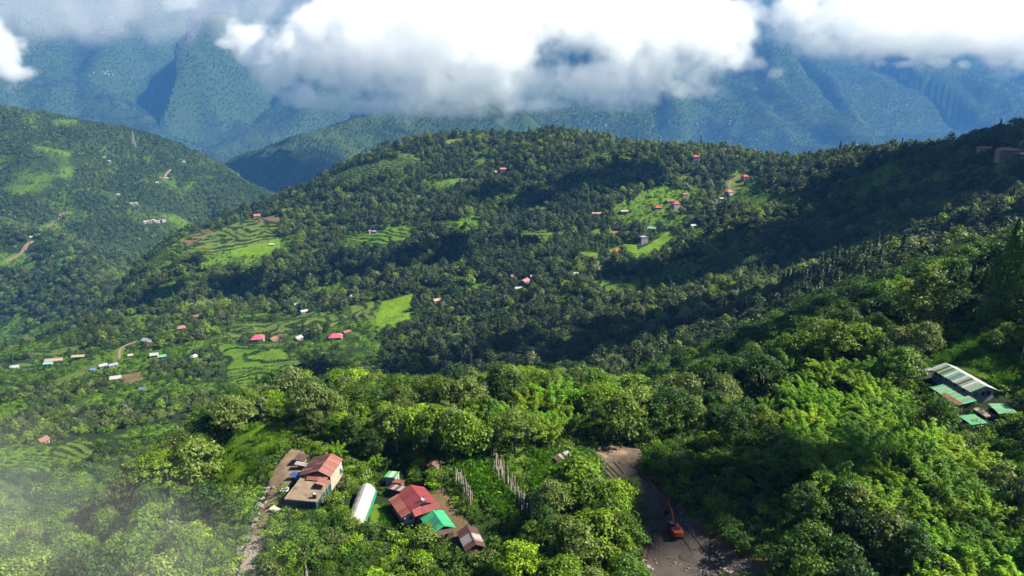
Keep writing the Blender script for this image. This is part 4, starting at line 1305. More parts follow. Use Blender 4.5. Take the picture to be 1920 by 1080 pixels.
slope(rf, (-1.55, -4.3, 4.42), (0, 8.6, 0), (-2.6, 0, -0.80), 9, lambda i: (BROWN, BROWN, RUST, BROWN)[i % 4], None, 'roof_sheet', 23)
slope(rf, (-2.0, -4.1, 3.75), (5.2, 0, 0), (0, -1.3, -0.45), 6, lambda i: PINKISH if i % 2 else RUST, None, 'awning_sheet', 24)
aw = MB(); aw.box((3.0, -3.0, 4.55), (0.1, 2.6, 0.1)); ao = aw.build('porch_roof', WOOD, A_)
slope(ao, (2.0, -1.6, 4.62), (0, -2.6, 0), (2.2, 0, -0.45), 3, lambda i: PINKISH if i != 1 else RUST, None, 'awning_sheet', 25)
for xx, yy in ((2.1, -1.7), (2.1, -4.1), (4.0, -1.7), (4.0, -4.1)):
    b = MB(); b.tube([(xx, yy, 3.0), (xx, yy, 4.5)], 0.05, 6); b.build('post', WOOD, ao)
door(A_, (3.92, -5.5, 1.0), 0.9, 2.0, '+x')
t_ = thing('water_tank', 'small black water drum with white lid on the bare flat roof', 'water tank', (x + 2.0, y - 8.0, base_z(x, y) + 3.04))
b = MB(); b.tube([(0, 0, 0), (0, 0, 0.15), (0, 0, 1.0), (0, 0, 1.15)], [0.42, 0.46, 0.46, 0.36], 14); b.build('drum', TANK_BLACK, t_, True)
b = MB(); b.tube([(0, 0, 1.14), (0, 0, 1.28)], [0.36, 0.30], 14); b.build('lid', WHITE_PAINT, t_)
t_ = thing('water_tank', 'pale blue water tank on a stand behind the flat roofed teal house', 'water tank', (x + 4.6, y + 6.3, base_z(x + 4.6, y + 6.3)))
b = MB()
for sx in (-0.5, 0.5):
    for sy in (-0.5, 0.5): b.tube([(sx, sy, -0.3), (sx * 0.8, sy * 0.8, 3.0)], 0.06, 5)
b.box((0, 0, 3.05), (1.3, 1.3, 0.1)); b.build('stand', WOOD, t_)
b = MB(); b.tube([(0, 0, 3.1), (0, 0, 4.2), (0, 0, 4.45)], [0.55, 0.55, 0.2], 14); b.build('drum', mat_plain("pale_blue_tank", (0.30, 0.50, 0.55), 0.5), t_, True)
# poles of cut bamboo leaning on the house
for k, (px_, py_, h, ln) in enumerate(((4.9, -5.4, 5.2, 0.3), (5.2, -5.9, 5.6, 0.5), (5.5, -5.2, 4.9, 0.2), (5.9, -2.6, 6.4, -0.4))):
    a_ = math.radians(-8); wx = x + px_ * math.cos(a_) - py_ * math.sin(a_); wy = y + px_ * math.sin(a_) + py_ * math.cos(a_)
    b = MB(); b.tube([(0, 0, -0.4), (-ln * 0.5, 0.1, h * 0.5), (-ln, 0.15, h)], [0.06, 0.055, 0.04], 6)
    o = b.build('bamboo_pole', mat_plain("cut_bamboo", (0.42, 0.40, 0.10), 0.6) if k < 3 else STAKE, None, True, 0, (wx, wy, base_z(wx, wy)))
    tag(o, ('yellow bamboo pole leaning on the teal house, leftmost of three', 'yellow bamboo pole leaning on the teal house, tallest of three', 'yellow bamboo pole leaning on the teal house, rightmost of three',
            'tall grey pole standing apart right of the teal house')[k], 'pole', 'poles by the teal house')
# sheds and junk left of the house
for k, (u_, v_, sx, sy, hh, yaw, mt, lab) in enumerate((
        (566, 869, 3.0, 3.2, 2.0, -8, BROWN, 'low dark lean-to behind the flat roofed house, upper of two'),
        (566, 880, 3.2, 1.6, 1.8, -8, GREY_SHEET, 'low shelter with pale sheet roof on the dirt yard edge'),
        (556, 900, 3.0, 1.8, 1.5, -25, BLUE_TARP, 'low woodpile shelter under a blue tarp beside the dirt yard'),
        (517, 960, 2.6, 1.6, 0.9, -30, STAKE, 'low pale plank shelter beside the stony path'),
        (534, 925, 2.0, 1.8, 1.2, 15, WALL_WHITE, 'small shelter with pale cover between the bushes left of the flat roof'))):
    p = hit(u_, v_)
    t_ = thing('lean_to', lab, 'shelter', p, math.radians(yaw))
    for i, (ax, ay) in enumerate(((-1, -1), (1, -1), (-1, 1), (1, 1))):
        b = MB(); b.tube([(ax * (sx / 2 - 0.15), ay * (sy / 2 - 0.15), -0.4), (ax * (sx / 2 - 0.15), ay * (sy / 2 - 0.15), hh - (0.25 if ax > 0 else 0.0))], 0.05, 5); b.build('post', WOOD, t_)
    b = MB(); b.box((0, 0, hh - 0.2), (sx - 0.1, 0.08, 0.08)); ro = b.build('roof', WOOD, t_)
    slope(ro, (-sx / 2, -sy / 2, hh), (0, sy, 0), (sx, 0, -0.35), max(2, int(sy / 0.8)), mt, None, 'roof_sheet', 30 + k)
    b = MB(); b.box((0, 0, 0.35), (sx * 0.7, sy * 0.6, 0.7)); b.build('stored_wood', WOOD, t_, False, 0.06)

# --- polythene tunnel
x, y = -35.4, 144.0
G_ = thing('polytunnel', 'long pale polythene tunnel greenhouse with teal net along its foot', 'greenhouse', (x, y, base_z(x, y)), math.radians(-1))
prof = [(-2.1, 0.0), (-2.05, 0.9), (-1.6, 1.75), (-0.8, 2.4), (0, 2.75), (0.8, 2.4), (1.6, 1.75), (2.05, 0.9), (2.1, 0.0)]
ny = 57; Xs = np.zeros((ny, len(prof))); Ys = np.zeros_like(Xs); Zs = np.zeros_like(Xs)
for j in range(ny):
    yy = -7 + 14 * j / (ny - 1)
    sag = 0.05 * (1 - abs(math.cos(math.pi * j / 4)))
    for i, (a, h) in enumerate(prof):
        wv = (float(vnoise(np.array([j * 0.55 + i * 0.1]), np.array([i * 0.6]), 3)[0]) - 0.5) * 0.26
        Xs[j, i] = a * (1 - sag + wv * 0.35); Ys[j, i] = yy + wv * 0.4; Zs[j, i] = 0.35 + h * (1 - sag) + wv * (0.6 if h > 0.5 else 0)
link('cover', grid_mesh('cover', Xs, Ys, Zs, POLY, None, False), G_)
for j in range(8):
    yy = -7 + 2.0 * j
    b = MB(); b.tube([(a * 0.96, yy, 0.28 + h * 0.965) for a, h in prof], 0.035, 5); b.build('hoop', STAKE, G_)
for s in (-1, 1):
    b = MB(); b.box((s * 2.16, 0, 0.30), (0.06, 14.2, 1.3)); b.build('side_net', NET_TEAL, G_)
b = MB(); b.prism([(a * 0.93, 0.1 + h * 0.80) for a, h in prof], 6.85, 6.93, 'y'); b.build('end_panel', POLY, G_)
b = MB(); b.prism([(a * 0.93, 0.1 + h * 0.80) for a, h in prof], -6.93, -6.85, 'y'); b.build('end_panel', NET_TEAL, G_)
b = MB(); b.box((0, -6.99, 1.1), (1.2, 0.05, 1.9)); b.build('doorway', DARK, G_)

def small_shed(name, label, cat, x, y, yaw, W, L, h0, h1, wall, sheets, z=None, mono=True, openf=False, frm=WOOD):
    """mono-pitched or gabled hut with its own sheets"""
    zb = base_z(x, y) if z is None else z
    t = thing(name, label, cat, (x, y, zb), math.radians(yaw))
    if openf:
        for sx in (-1, 1):
            for sy in (-1, 1):
                b = MB(); hh = h1 if sx < 0 else h0
                b.tube([(sx * (W / 2 - 0.2), sy * (L / 2 - 0.2), -0.8), (sx * (W / 2 - 0.2), sy * (L / 2 - 0.2), hh - 0.1)], 0.07, 5); b.build('post', frm, t)
    elif mono:
        b = MB(); a = W / 2 - 0.25
        b.prism([(-a, -0.8), (a, -0.8), (a, h0 - 0.05), (-a, h1 - 0.12)], -L / 2 + 0.25, L / 2 - 0.25, 'y'); b.build('wall', wall, t)
        door(t, (0.2, -L / 2 + 0.25, 0.85), 0.8, 1.7, '-y')
    else:
        gable_walls(t, W, L, -0.8, h0, h1, wall, 0, 0.22)
        door(t, (0.1, -L / 2 + 0.22, 0.85), 0.8, 1.7, '-y')
    if mono:
        b = MB()
        for k in (0.1, 0.5, 0.9): b.box((-W / 2 + W * k, 0, h1 + (h0 - h1) * k - 0.08), (0.08, L - 0.1, 0.08))
        ro = b.build('roof', frm, t)
        slope(ro, (-W / 2, -L / 2, h1), (0, L, 0), (W, 0, h0 - h1), max(2, int(L / 0.85)), sheets, None, 'roof_sheet', int(abs(x * 10)))
    else:
        ro = roof_frame(t, W, L, h0, h1, 0, frm, sheets(0) if callable(sheets) else sheets)
        for s in (-1, 1):
            slope(ro, (0, -L / 2, h1), (0, L, 0), (s * (W / 2 + 0.15), 0, (h0 - h1) * 1.05), max(2, int(L / 0.85)), sheets, None, 'roof_sheet', int(abs(x * 10)) + s)
    return t
small_shed('lime_roof_shed', 'little shed with vivid lime green sheet roof behind the red roofed house', 'shed', -30.4, 158.2, 82, 4.0, 3.0, 2.0, 2.7, WALL_WHITE, lambda i: LIME if i != 1 else WHITE_SHEET)
small_shed('brown_lean_to', 'tiny rust brown roofed lean-to in front of the lime green shed', 'shed', -28.3, 155.0, 75, 2.6, 2.6, 1.6, 2.2, WALL_WOOD, RUST)
small_shed('grey_lean_to', 'low weathered plank lean-to at the back left corner of the red roofed house', 'shed', -28.0, 151.8, 70, 2.8, 4.4, 1.8, 2.2, WALL_WOOD, lambda i: GREY_SHEET if i % 2 else BROWN)
small_shed('outhouse', 'tiny white walled hut with reddish gabled roof alone above the sheds', 'hut', -20.0, 160.5, -14, 2.6, 3.2, 2.1, 2.9, WALL_CREAM, RUST, None, False)
small_shed('roadside_hut', 'brown roofed hut with one white sheet beside the dirt clearing', 'hut', 13.9, 163.6, -57, 4.6, 5.2, 2.2, 3.0, WALL_WOOD, lambda i: WHITE_SHEET if i >= 4 else (BROWN if i != 2 else GREY_SHEET))

# --- long striped house on the right
x, y = 129.7, 187.3
J_ = thing('striped_roof_house', 'long white house with roof of green, white and brown striped sheets', 'house', (x, y, 12.6), math.radians(6.6))
pal = [WHITE_SHEET, PALE_GREEN, BROWN, PALE_GREEN, BROWN, GREEN, WHITE_SHEET, PALE_GREEN, TEAL_SHEET, TEAL_SHEET, WHITE_SHEET, PALE_GREEN, BROWN, PALE_GREEN, WHITE_SHEET, GREY_SHEET, PALE_GREEN, PALE_GREEN]
gable_walls(J_, 7.6, 15.6, -2.0, 2.6, 4.1, WALL_WHITE)
bw = MB(); bw.box((0, 0, 0.0), (7.06, 15.06, 1.9)); bw.build('lower_wall', WALL_PALE_TEAL, J_)
rf = roof_frame(J_, 8.0, 16.4, 2.75, 4.3, 0, WOOD, PINKISH)
slope(rf, (0, -8.2, 4.35), (0, 16.4, 0), (-4.3, 0, -1.65), 18, lambda i: pal[17 - i], None, 'roof_sheet', 41)
slope(rf, (0, -8.2, 4.35), (0, 16.4, 0), (4.3, 0, -1.65), 18, lambda i: WHITE_SHEET if i % 3 else PALE_GREEN, None, 'roof_sheet', 42)
for xx in (-1.9, 0.3, 2.0): window(J_, (xx, -7.47, 1.75), 1.0, 1.1, '-y', WALL_WOOD)
for yy in (-5, -1.5, 2.0, 4.6, 6.2): window(J_, (-3.47, yy, 1.8), 0.9, 1.0, '-x', WALL_WHITE)
for xx in (-3.3, -0.85, 1.2, 3.3):
    b = MB(); b.box((xx, -7.49, 1.8), (0.12, 0.06, 1.9)); b.build('timber_stud', WALL_WOOD, J_)
b = MB(); b.box((0, -7.49, 1.15), (6.9, 0.05, 0.12)); b.build('timber_rail', WALL_WOOD, J_)
K_ = small_shed('green_lean_to', 'wide lean-to with pale green roof and brown lower edge below the striped house', 'shed', 123.4, 181.2, 186, 5.2, 11.6, 3.4, 4.6, WALL_WOOD,
                lambda i: PALE_GREEN if (i % 4) else GREEN, 9.6)
ro = [c for c in K_.children if c.name.startswith('roof')][0]
slope(ro, (-2.6 + 3.7, 5.85, 3.80), (0, -11.6 * 0.62, 0), (1.65, 0, -0.42), 8, RUST, None, 'roof_sheet', 44)
small_shed('small_green_shed', 'small square shed with flat pale green roof, nearest the bamboo', 'shed', 121.2, 168.3, 184, 4.3, 5.0, 2.5, 2.9, WALL_WOOD, lambda i: PALE_GREEN if i % 2 else GREEN, 9.7)
small_shed('open_green_shelter', 'open shelter with mottled green roof at the right edge', 'shelter', 132.6, 173.8, 170, 4.6, 6.0, 2.3, 2.8, WALL_WOOD, lambda i: GREEN if i % 2 else PALE_GREEN, 10.3, True, True)
p = at_z(1843, 776, 10.6)
b = MB(); b.box((0, 0, 0), (3.4, 5.5, 0.5)); tag(b.build('concrete_slab', CONCRETE, None, False, 0.04, (p[0], p[1], gz(p[0], p[1]) + 0.35), (0, 0, math.radians(8))), 'bare concrete terrace slab between the green roofed sheds', 'slab')
small_shed('porch_shed', 'low grey roofed annex at the far end of the striped house', 'shed', 124.2, 197.5, 186, 3.6, 4.0, 2.0, 2.3, WALL_PALE_TEAL, GREY_SHEET, 12.2)
# ---------------------------------------------------------------- excavator
ORANGE = mat_plain("orange_paint", (0.62, 0.085, 0.015), 0.45, 0.4, 0, 0.12, 2.0, (0.35, 0.07, 0.02))
BLACK = mat_plain("black_steel", (0.018, 0.018, 0.019), 0.6, 0.3)
STEEL = mat_plain("worn_steel", (0.20, 0.19, 0.18), 0.5, 0.5)
ex, ey = 36.6, 136.8
E = thing('excavator', 'orange crawler excavator with raised boom standing on the gravel road', 'excavator', (ex, ey, gz(ex, ey) + 0.25), math.radians(9))
for s in (-1, 1):
    b = MB(); o_ = [(-2.0, 0.25), (-1.75, 0.0), (1.75, 0.0), (2.0, 0.25), (2.0, 0.6), (1.75, 0.85), (-1.75, 0.85), (-2.0, 0.6)]
    b.prism(o_, s * 1.05 - 0.28, s * 1.05 + 0.28, 'x'); tr = b.build('track', BLACK, E, False, 0.03)
    for k in range(5):
        w = MB(); w.tube([(s * 1.35, -1.5 + k * 0.75, 0.40), (s * 1.40, -1.5 + k * 0.75, 0.40)], 0.22, 10); w.build('roller', STEEL, tr)
b = MB(); b.box((0, 0, 0.62), (1.7, 2.2, 0.4)); b.tube([(0, 0, 0.8), (0, 0, 1.05)], 0.75, 16); b.build('undercarriage', BLACK, E)
b = MB(); b.box((0, -0.35, 1.28), (2.5, 3.0, 0.46)); up = b.build('upper_deck', ORANGE, E, False, 0.05)
b = MB(); b.prism([(-1.25, -1.7), (-1.15, -2.25), (-0.7, -2.5), (0.7, -2.5), (1.15, -2.25), (1.25, -1.7)], 1.1, 2.25, 'z'); b.build('counterweight', ORANGE, E, False, 0.08)
b = MB(); b.box((0.05, -1.0, 1.85), (2.3, 1.35, 0.75)); eng = b.build('engine_cover', ORANGE, E, False, 0.07)
b = MB(); b.box((0.05, -1.05, 2.235), (1.5, 0.85, 0.05)); b.build('grille', BLACK, eng)
b = MB(); b.tube([(0.75, -0.75, 2.2), (0.75, -0.75, 2.75)], 0.07, 8); b.build('exhaust', STEEL, eng)
b = MB(); b.prism([(-0.30, 1.5), (1.15, 1.5), (1.25, 2.2), (0.95, 3.0), (-0.30, 3.0)], -1.22, -0.25, 'x'); cab = b.build('cab', BLACK, E, False, 0.05)
b = MB(); b.box((-1.235, 0.42, 2.45), (0.03, 1.0, 0.75)); b.build('window', GLASS, cab)
b = MB(); b.box((-0.735, 1.16, 2.3), (0.8, 0.04, 0.9)); b.build('windscreen', GLASS, cab)
b = MB(); b.box((-0.735, 0.3, 3.03), (0.8, 1.0, 0.06)); b.build('roof_panel', STEEL, cab)
b = MB(); b.box((0.85, 0.55, 1.75), (0.75, 1.2, 0.55)); b.build('tool_box', ORANGE, E, False, 0.05)
def beam(pts, w, hs, name, mat, par):
    b = MB(); V = []; Fc = []
    n = len(pts)
    for i, (yy, zz) in enumerate(pts):
        a = pts[max(i - 1, 0)]; c = pts[min(i + 1, n - 1)]
        d = Vector((0, c[0] - a[0], c[1] - a[1])).normalized(); nn = Vector((0, -d.z, d.y))
        for sx in (-1, 1):
            for sn in (-1, 1):
                q = Vector((0.12 + sx * w / 2, yy, zz)) + nn * sn * hs[i] / 2; V.append(q)
    for i in range(n - 1):
        a = i * 4; c = a + 4
        Fc += [(a, a + 1, c + 1, c), (a + 3, a + 2, c + 2, c + 3), (a, c, c + 2, a + 2), (a + 1, a + 3, c + 3, c + 1)]
    Fc += [(0, 2, 3, 1), (4 * n - 4, 4 * n - 3, 4 * n - 1, 4 * n - 2)]
    b.add(V, Fc)
    return b.build(name, mat, par, False, 0.02)
bm_ = beam([(0.7, 1.6), (2.1, 3.5), (3.2, 4.5), (4.7, 5.1), (5.8, 5.2)], 0.42, [0.5, 0.75, 0.72, 0.5, 0.32], 'boom', ORANGE, E)
sk = beam([(5.35, 5.9), (5.75, 5.25), (5.75, 4.2), (5.55, 2.6)], 0.32, [0.3, 0.55, 0.45, 0.28], 'stick', ORANGE, E)
for s in (-1, 1):
    b = MB(); b.tube([(0.12 + s * 0.33, 1.1, 1.5), (0.12 + s * 0.33, 2.2, 2.7)], 0.09, 8); b.tube([(0.12 + s * 0.33, 2.2, 2.7), (0.12 + s * 0.33, 3.0, 4.1)], 0.05, 8); b.build('hydraulic_cylinder', BLACK, bm_)
b = MB(); b.tube([(0.12, 3.3, 5.0), (0.12, 4.6, 5.85)], 0.09, 8); b.tube([(0.12, 4.6, 5.85), (0.12, 5.35, 6.0)], 0.05, 8); b.build('hydraulic_cylinder', BLACK, sk)
b = MB(); b.prism([(5.55, 2.6), (5.95, 2.2), (5.9, 1.5), (5.3, 1.15), (4.75, 1.45), (4.95, 1.55), (5.3, 1.5), (5.45, 2.0), (5.25, 2.6)], -0.43, 0.67, 'x'); bk = b.build('bucket', BLACK, E, False, 0.02)
for k in range(4):
    b = MB(); b.box((-0.3 + k * 0.28, 4.68, 1.42), (0.09, 0.25, 0.07)); b.build('tooth', STEEL, bk)

# ---------------------------------------------------------------- stones
def rock_mesh(seed, mat):
    r = random.Random(seed)
    bm = bmesh.new(); bmesh.ops.create_icosphere(bm, subdivisions=2, radius=0.5)
    a, b_, c = r.uniform(0.75, 1.2), r.uniform(0.75, 1.2), r.uniform(0.55, 0.85)
    pl = [(Vector((r.gauss(0, 1), r.gauss(0, 1), r.gauss(0, 1))).normalized(), r.uniform(0.28, 0.45)) for _ in range(9)]
    for v in bm.verts:
        for n, d in pl:
            e = v.co.dot(n) - d
            if e > 0: v.co -= n * e
        v.co = Vector((v.co.x * a, v.co.y * b_, v.co.z * c))
    me = bpy.data.meshes.new('boulder'); bm.to_mesh(me); bm.free(); me.materials.append(mat)
    return me
RK = [rock_mesh(i, ROCK) for i in range(6)]; RKD = [rock_mesh(20 + i, DARK_ROCK) for i in range(5)]
def lay_rock(u, v, s, me, label, group, dz=0.18):
    p = hit(u, v)
    o = link('boulder', me, None, (p[0], p[1], p[2] + 0.3 + s * dz * 0.5), (random.uniform(-0.4, 0.4), random.uniform(-0.4, 0.4), random.uniform(0, 6.28)))
    o.scale = (s, s * random.uniform(0.8, 1.2), s * random.uniform(0.8, 1.1))
    return tag(o, label, 'boulder', group)
r_ = random.Random(3)
wallline = [(503, 918), (490, 940), (480, 962), (470, 985), (456, 1005)]
for i in range(64):
    k = r_.uniform(0, 3.999); a = wallline[int(k)]; b2 = wallline[int(k) + 1]; f = k - int(k)
    lay_rock(a[0] + (b2[0] - a[0]) * f + r_.gauss(0, 5), a[1] + (b2[1] - a[1]) * f + r_.gauss(0, 3), r_.uniform(0.55, 1.35), RK[i % 6], 'pale grey boulder in the stone bank along the dirt path', 'boulders along the dirt path')
RS = [(1203, 1010, 1.3), (1212, 1003, 1.6), (1220, 1022, 1.0), (1201, 1030, 0.8), (1203, 1042, 0.7), (1228, 965, 1.3), (1232, 958, 1.0), (1224, 962, 0.8), (1216, 1066, 1.5), (1222, 1070, 1.2), (1210, 1054, 1.0),
      (1348, 1044, 0.9), (1354, 1050, 1.0), (1350, 1040, 0.7), (1356, 1056, 0.6), (1337, 1055, 0.8), (1341, 1061, 0.7), (1350, 1068, 0.8), (1358, 1070, 0.9), (1363, 1075, 1.0), (1370, 1076, 1.2), (1290, 1068, 0.8), (1286, 1072, 0.7)]
for i, (u, v, s) in enumerate(RS):
    lay_rock(u, v, s * 0.85, RK[i % 6], 'pale stone lying at the gravel road edge by the trees' if u < 1240 else 'pale stone lying loose on the gravel road near the bottom edge', 'stones at the left road edge' if u < 1240 else 'stones on the lower gravel road')
# rubble strewn over the road
P = []
xs = rng.uniform(road_w[:, 0].min(), road_w[:, 0].max(), 4200); ys = rng.uniform(road_w[:, 1].min(), road_w[:, 1].max(), 4200)
dens = fbm(xs / 4, ys / 4, 3, 70)
k = in_poly(xs, ys, road_w) & (dens > 0.50); xs, ys = xs[k], ys[k]
RUB = proto_set('rubble', RKD + [RK[0]])
scatter('road_rubble', np.stack([xs, ys, fz(xs, ys) + 0.26], -1), rng.uniform(0.12, 0.55, len(xs)) ** 1.3, rng.integers(0, 6, len(xs)), np.full(len(xs), 0.5), RUB, 'dark broken stone strewn over the gravel road')
xs = rng.uniform(pathlow_w[:, 0].min() - 2, pathlow_w[:, 0].max() + 4, 1500); ys = rng.uniform(pathlow_w[:, 1].min(), pathlow_w[:, 1].max() + 8, 1500)
k = (poly_dist(xs, ys, pathlow_w, True) < 3) | in_poly(xs, ys, pathlow_w); xs, ys = xs[k], ys[k]
RUB2 = proto_set('path_stone', RK)
scatter('path_rubble', np.stack([xs, ys, fz(xs, ys) + 0.2], -1), rng.uniform(0.15, 0.6, len(xs)), rng.integers(0, 6, len(xs)), np.full(len(xs), 0.5), RUB2, 'pale broken stone on the path at the bottom left')
# spoil heaps left by the digging
for k_, (u_, v_, sx, sy, h_) in enumerate(((1232, 966, 3.2, 2.6, 1.1), (1226, 1012, 2.6, 2.2, 0.8), (1300, 1046, 3.4, 2.0, 0.7), (1190, 868, 4.5, 3.0, 1.5), (1150, 850, 4.0, 2.4, 1.2), (1120, 856, 3.0, 2.2, 0.9))):
    p = hit(u_, v_); gx, gy = np.meshgrid(np.linspace(-1, 1, 21), np.linspace(-1, 1, 21))
    rr_ = np.hypot(gx, gy); wx_ = p[0] + gx * sx; wy_ = p[1] + gy * sy
    bump_ = np.clip(1 - rr_, 0, 1) ** 0.8 * h_ * (0.75 + 0.5 * fbm(wx_ * 1.3, wy_ * 1.3, 3, 9)) - 0.25 * (rr_ > 0.98)
    me_ = grid_mesh('spoil_heap', wx_, wy_, fz(wx_, wy_) + 0.25 + bump_, GRAVEL if u_ > 1195 else DIRT)
    at_ = me_.attributes.new('bank', 'FLOAT', 'POINT'); at_.data.foreach_set('value', np.zeros(441, np.float32))
    tag(link('spoil_heap', me_), ('dark earth heap beside the excavator boom', 'dark earth heap at the road edge left of the excavator', 'low dark earth heap on the road below the excavator', 'brown earth heap at the right of the dirt clearing',
        'brown earth heap at the top of the dirt clearing', 'small brown earth heap at the left of the dirt clearing')[k_], 'heap', 'earth heaps of the road works')
# retaining wall at the road's left edge
b = MB(); pa = at_z(1205, 1050, 0.5); pb = at_z(1222, 1082, 0.5)
d = Vector((pb[0] - pa[0], pb[1] - pa[1], 0)); L = d.length
wl_ = thing('retaining_wall', 'dark stone retaining wall at the lower left road edge', 'wall', (pa[0], pa[1], gz(pa[0], pa[1])), math.atan2(d.y, d.x))
for rw in range(3):
    for k in range(int(L / 0.7)):
        b = MB(); b.box((0.35 + k * 0.7 + (0.3 if rw % 2 else 0), 0, -0.3 + rw * 0.42), (0.66, 0.6, 0.40)); b.build('stone', DARK_ROCK, wl_, False, 0.05)

# ---------------------------------------------------------------- rows of stakes in the vegetable plots
def stake_row(line, n, hmin, hmax, label, seed):
    r = random.Random(seed)
    P = hits(line)
    t = thing('stake_row', label, 'stakes', P[0])
    seg = np.linspace(0, len(P) - 1.001, n)
    for k in seg:
        i = int(k); q = P[i] + (P[i + 1] - P[i]) * (k - i)
        qx, qy = q[0] + r.gauss(0, 0.45), q[1] + r.gauss(0, 0.45)
        h = r.uniform(hmin, hmax)
        b = MB(); b.tube([(0, 0, -0.4), (r.gauss(0, 0.06), r.gauss(0, 0.06), h * 0.5), (r.gauss(0, 0.15), r.gauss(0, 0.15), h)], [0.14, 0.13, 0.09], 5)
        b.build('stake', STAKE, t, False, 0, (qx - P[0][0], qy - P[0][1], gz(qx, qy) - P[0][2]))
    return t
stake_row([(930, 885), (945, 905), (965, 935), (1000, 985), (1016, 1006)], 52, 3.2, 5.2, 'long diagonal row of tall pale stakes in the vegetable plot', 1)
stake_row([(856, 905), (868, 922), (884, 950)], 20, 3.0, 4.8, 'short row of pale stakes behind the green roofed shed', 2)
stake_row([(926, 868), (934, 882)], 4, 3.5, 4.8, 'four grey stakes at the upper end of the plot', 3)
stake_row([(682, 905), (698, 900)], 5, 1.8, 3.2, 'short crooked poles behind the tunnel greenhouse', 4)
pl_ = hits([(846, 1021), (869, 1037)])
b = MB(); q = pl_[1] - pl_[0]; b.tube([(0, 0, 0.35), (q[0] / 2, q[1] / 2, q[2] / 2 + 0.55), (q[0], q[1], q[2] + 0.35)], 0.07, 6)
tag(b.build('white_pipe', WHITE_PAINT, None, True, 0, tuple(pl_[0])), 'long white pipe lying between the sheds', 'pipe')
# poles lying on the dirt clearing
for k, (a, c) in enumerate((((1124, 872), (1150, 905)), ((1130, 872), (1158, 902)), ((1138, 872), (1166, 898)), ((1150, 868), (1170, 890)))):
    P = hits([a, c]); q = P[1] - P[0]
    b = MB(); b.tube([(0, 0, 0.5), (q[0], q[1], q[2] + 0.5)], 0.10, 6)
    tag(b.build('bamboo_log', CULM, None, True, 0, tuple(P[0])), 'dark cut bamboo log on the dirt clearing, %s from the left' % ('first', 'second', 'third', 'last')[k], 'log', 'logs on the dirt clearing')

# ---------------------------------------------------------------- poles and flags
def pole(u, v, h, rad, label, lean=0.0, arms=False, mat=None):
    p = hit(u, v)
    t = thing('utility_pole', label, 'pole', p)
    b = MB(); b.tube([(0, 0, -0.5), (lean * 0.5, 0, h * 0.5), (lean, 0, h)], [rad, rad * 0.85, rad * 0.6], 7); b.build('post', mat or PALE_BARK, t, True)
    if arms:
        b = MB(); b.box((lean, 0, h - 0.7), (1.6, 0.1, 0.1)); a = b.build('cross_arm', WOOD, t)
        for k in (-0.7, 0, 0.7):
            b = MB(); b.tube([(lean + k, 0, h - 0.65), (lean + k, 0, h - 0.42)], 0.05, 6); b.build('insulator', WHITE_PAINT, a)
    return t
pole(1226, 815, 9.5, 0.12, 'thin pale pole standing against the dark wood above the road', 0.2, True)
pole(1264, 812, 14, 0.14, 'tallest pale pole against the dark wood above the road', -0.3, True)
pole(828, 925, 9.0, 0.10, 'thin dark pole between the tiny hut and the stakes', 0.1, True, BARK)
pole(1832, 818, 5.0, 0.09, 'short dark pole in front of the small square green shed', 0.1, False, BARK)
def flag(u, v, h, label, cols, w, fh, kind):
    p = hit(u, v); t = thing('prayer_flag', label, 'flag', p)
    b = MB(); b.tube([(0, 0, -0.5), (0.05, 0, h)], [0.06, 0.03], 6); b.build('pole', STAKE, t)
    n = len(cols); 
    for i, c in enumerate(cols):
        z1 = h - 0.2 - fh * i / n; z0 = h - 0.2 - fh * (i + 1) / n
        nx, nz = 5, 4; X = np.zeros((nz, nx)); Y = np.zeros_like(X); Z = np.zeros_like(X)
        for a in range(nz):
            for d in range(nx):
                zz = z0 + (z1 - z0) * a / (nz - 1); f = (h - 0.2 - zz) / fh
                ww = w * (1 if kind == 'banner' else (1 - abs(f - 0.55) * 1.6))
                X[a, d] = 0.06 + ww * d / (nx - 1); Y[a, d] = 0.12 * math.sin(d * 1.7 + zz * 1.3) * d / (nx - 1); Z[a, d] = zz
        me = grid_mesh('cloth', X, Y, Z, mat_plain("flag_cloth", c, 0.9, 0.1, 0, 0.12, 2))
        link('cloth', me, t)
flag(1912, 684, 11.0, 'tall vertical banner of white, red, green and yellow bands at the right edge', [(0.6, 0.6, 0.62), (0.45, 0.12, 0.08), (0.05, 0.25, 0.16), (0.6, 0.45, 0.04)], 0.9, 7.0, 'banner')
flag(1893, 712, 4.6, 'single orange prayer flag on a short pole above the striped house', [(0.65, 0.16, 0.07)], 1.1, 2.6, 'pennant')

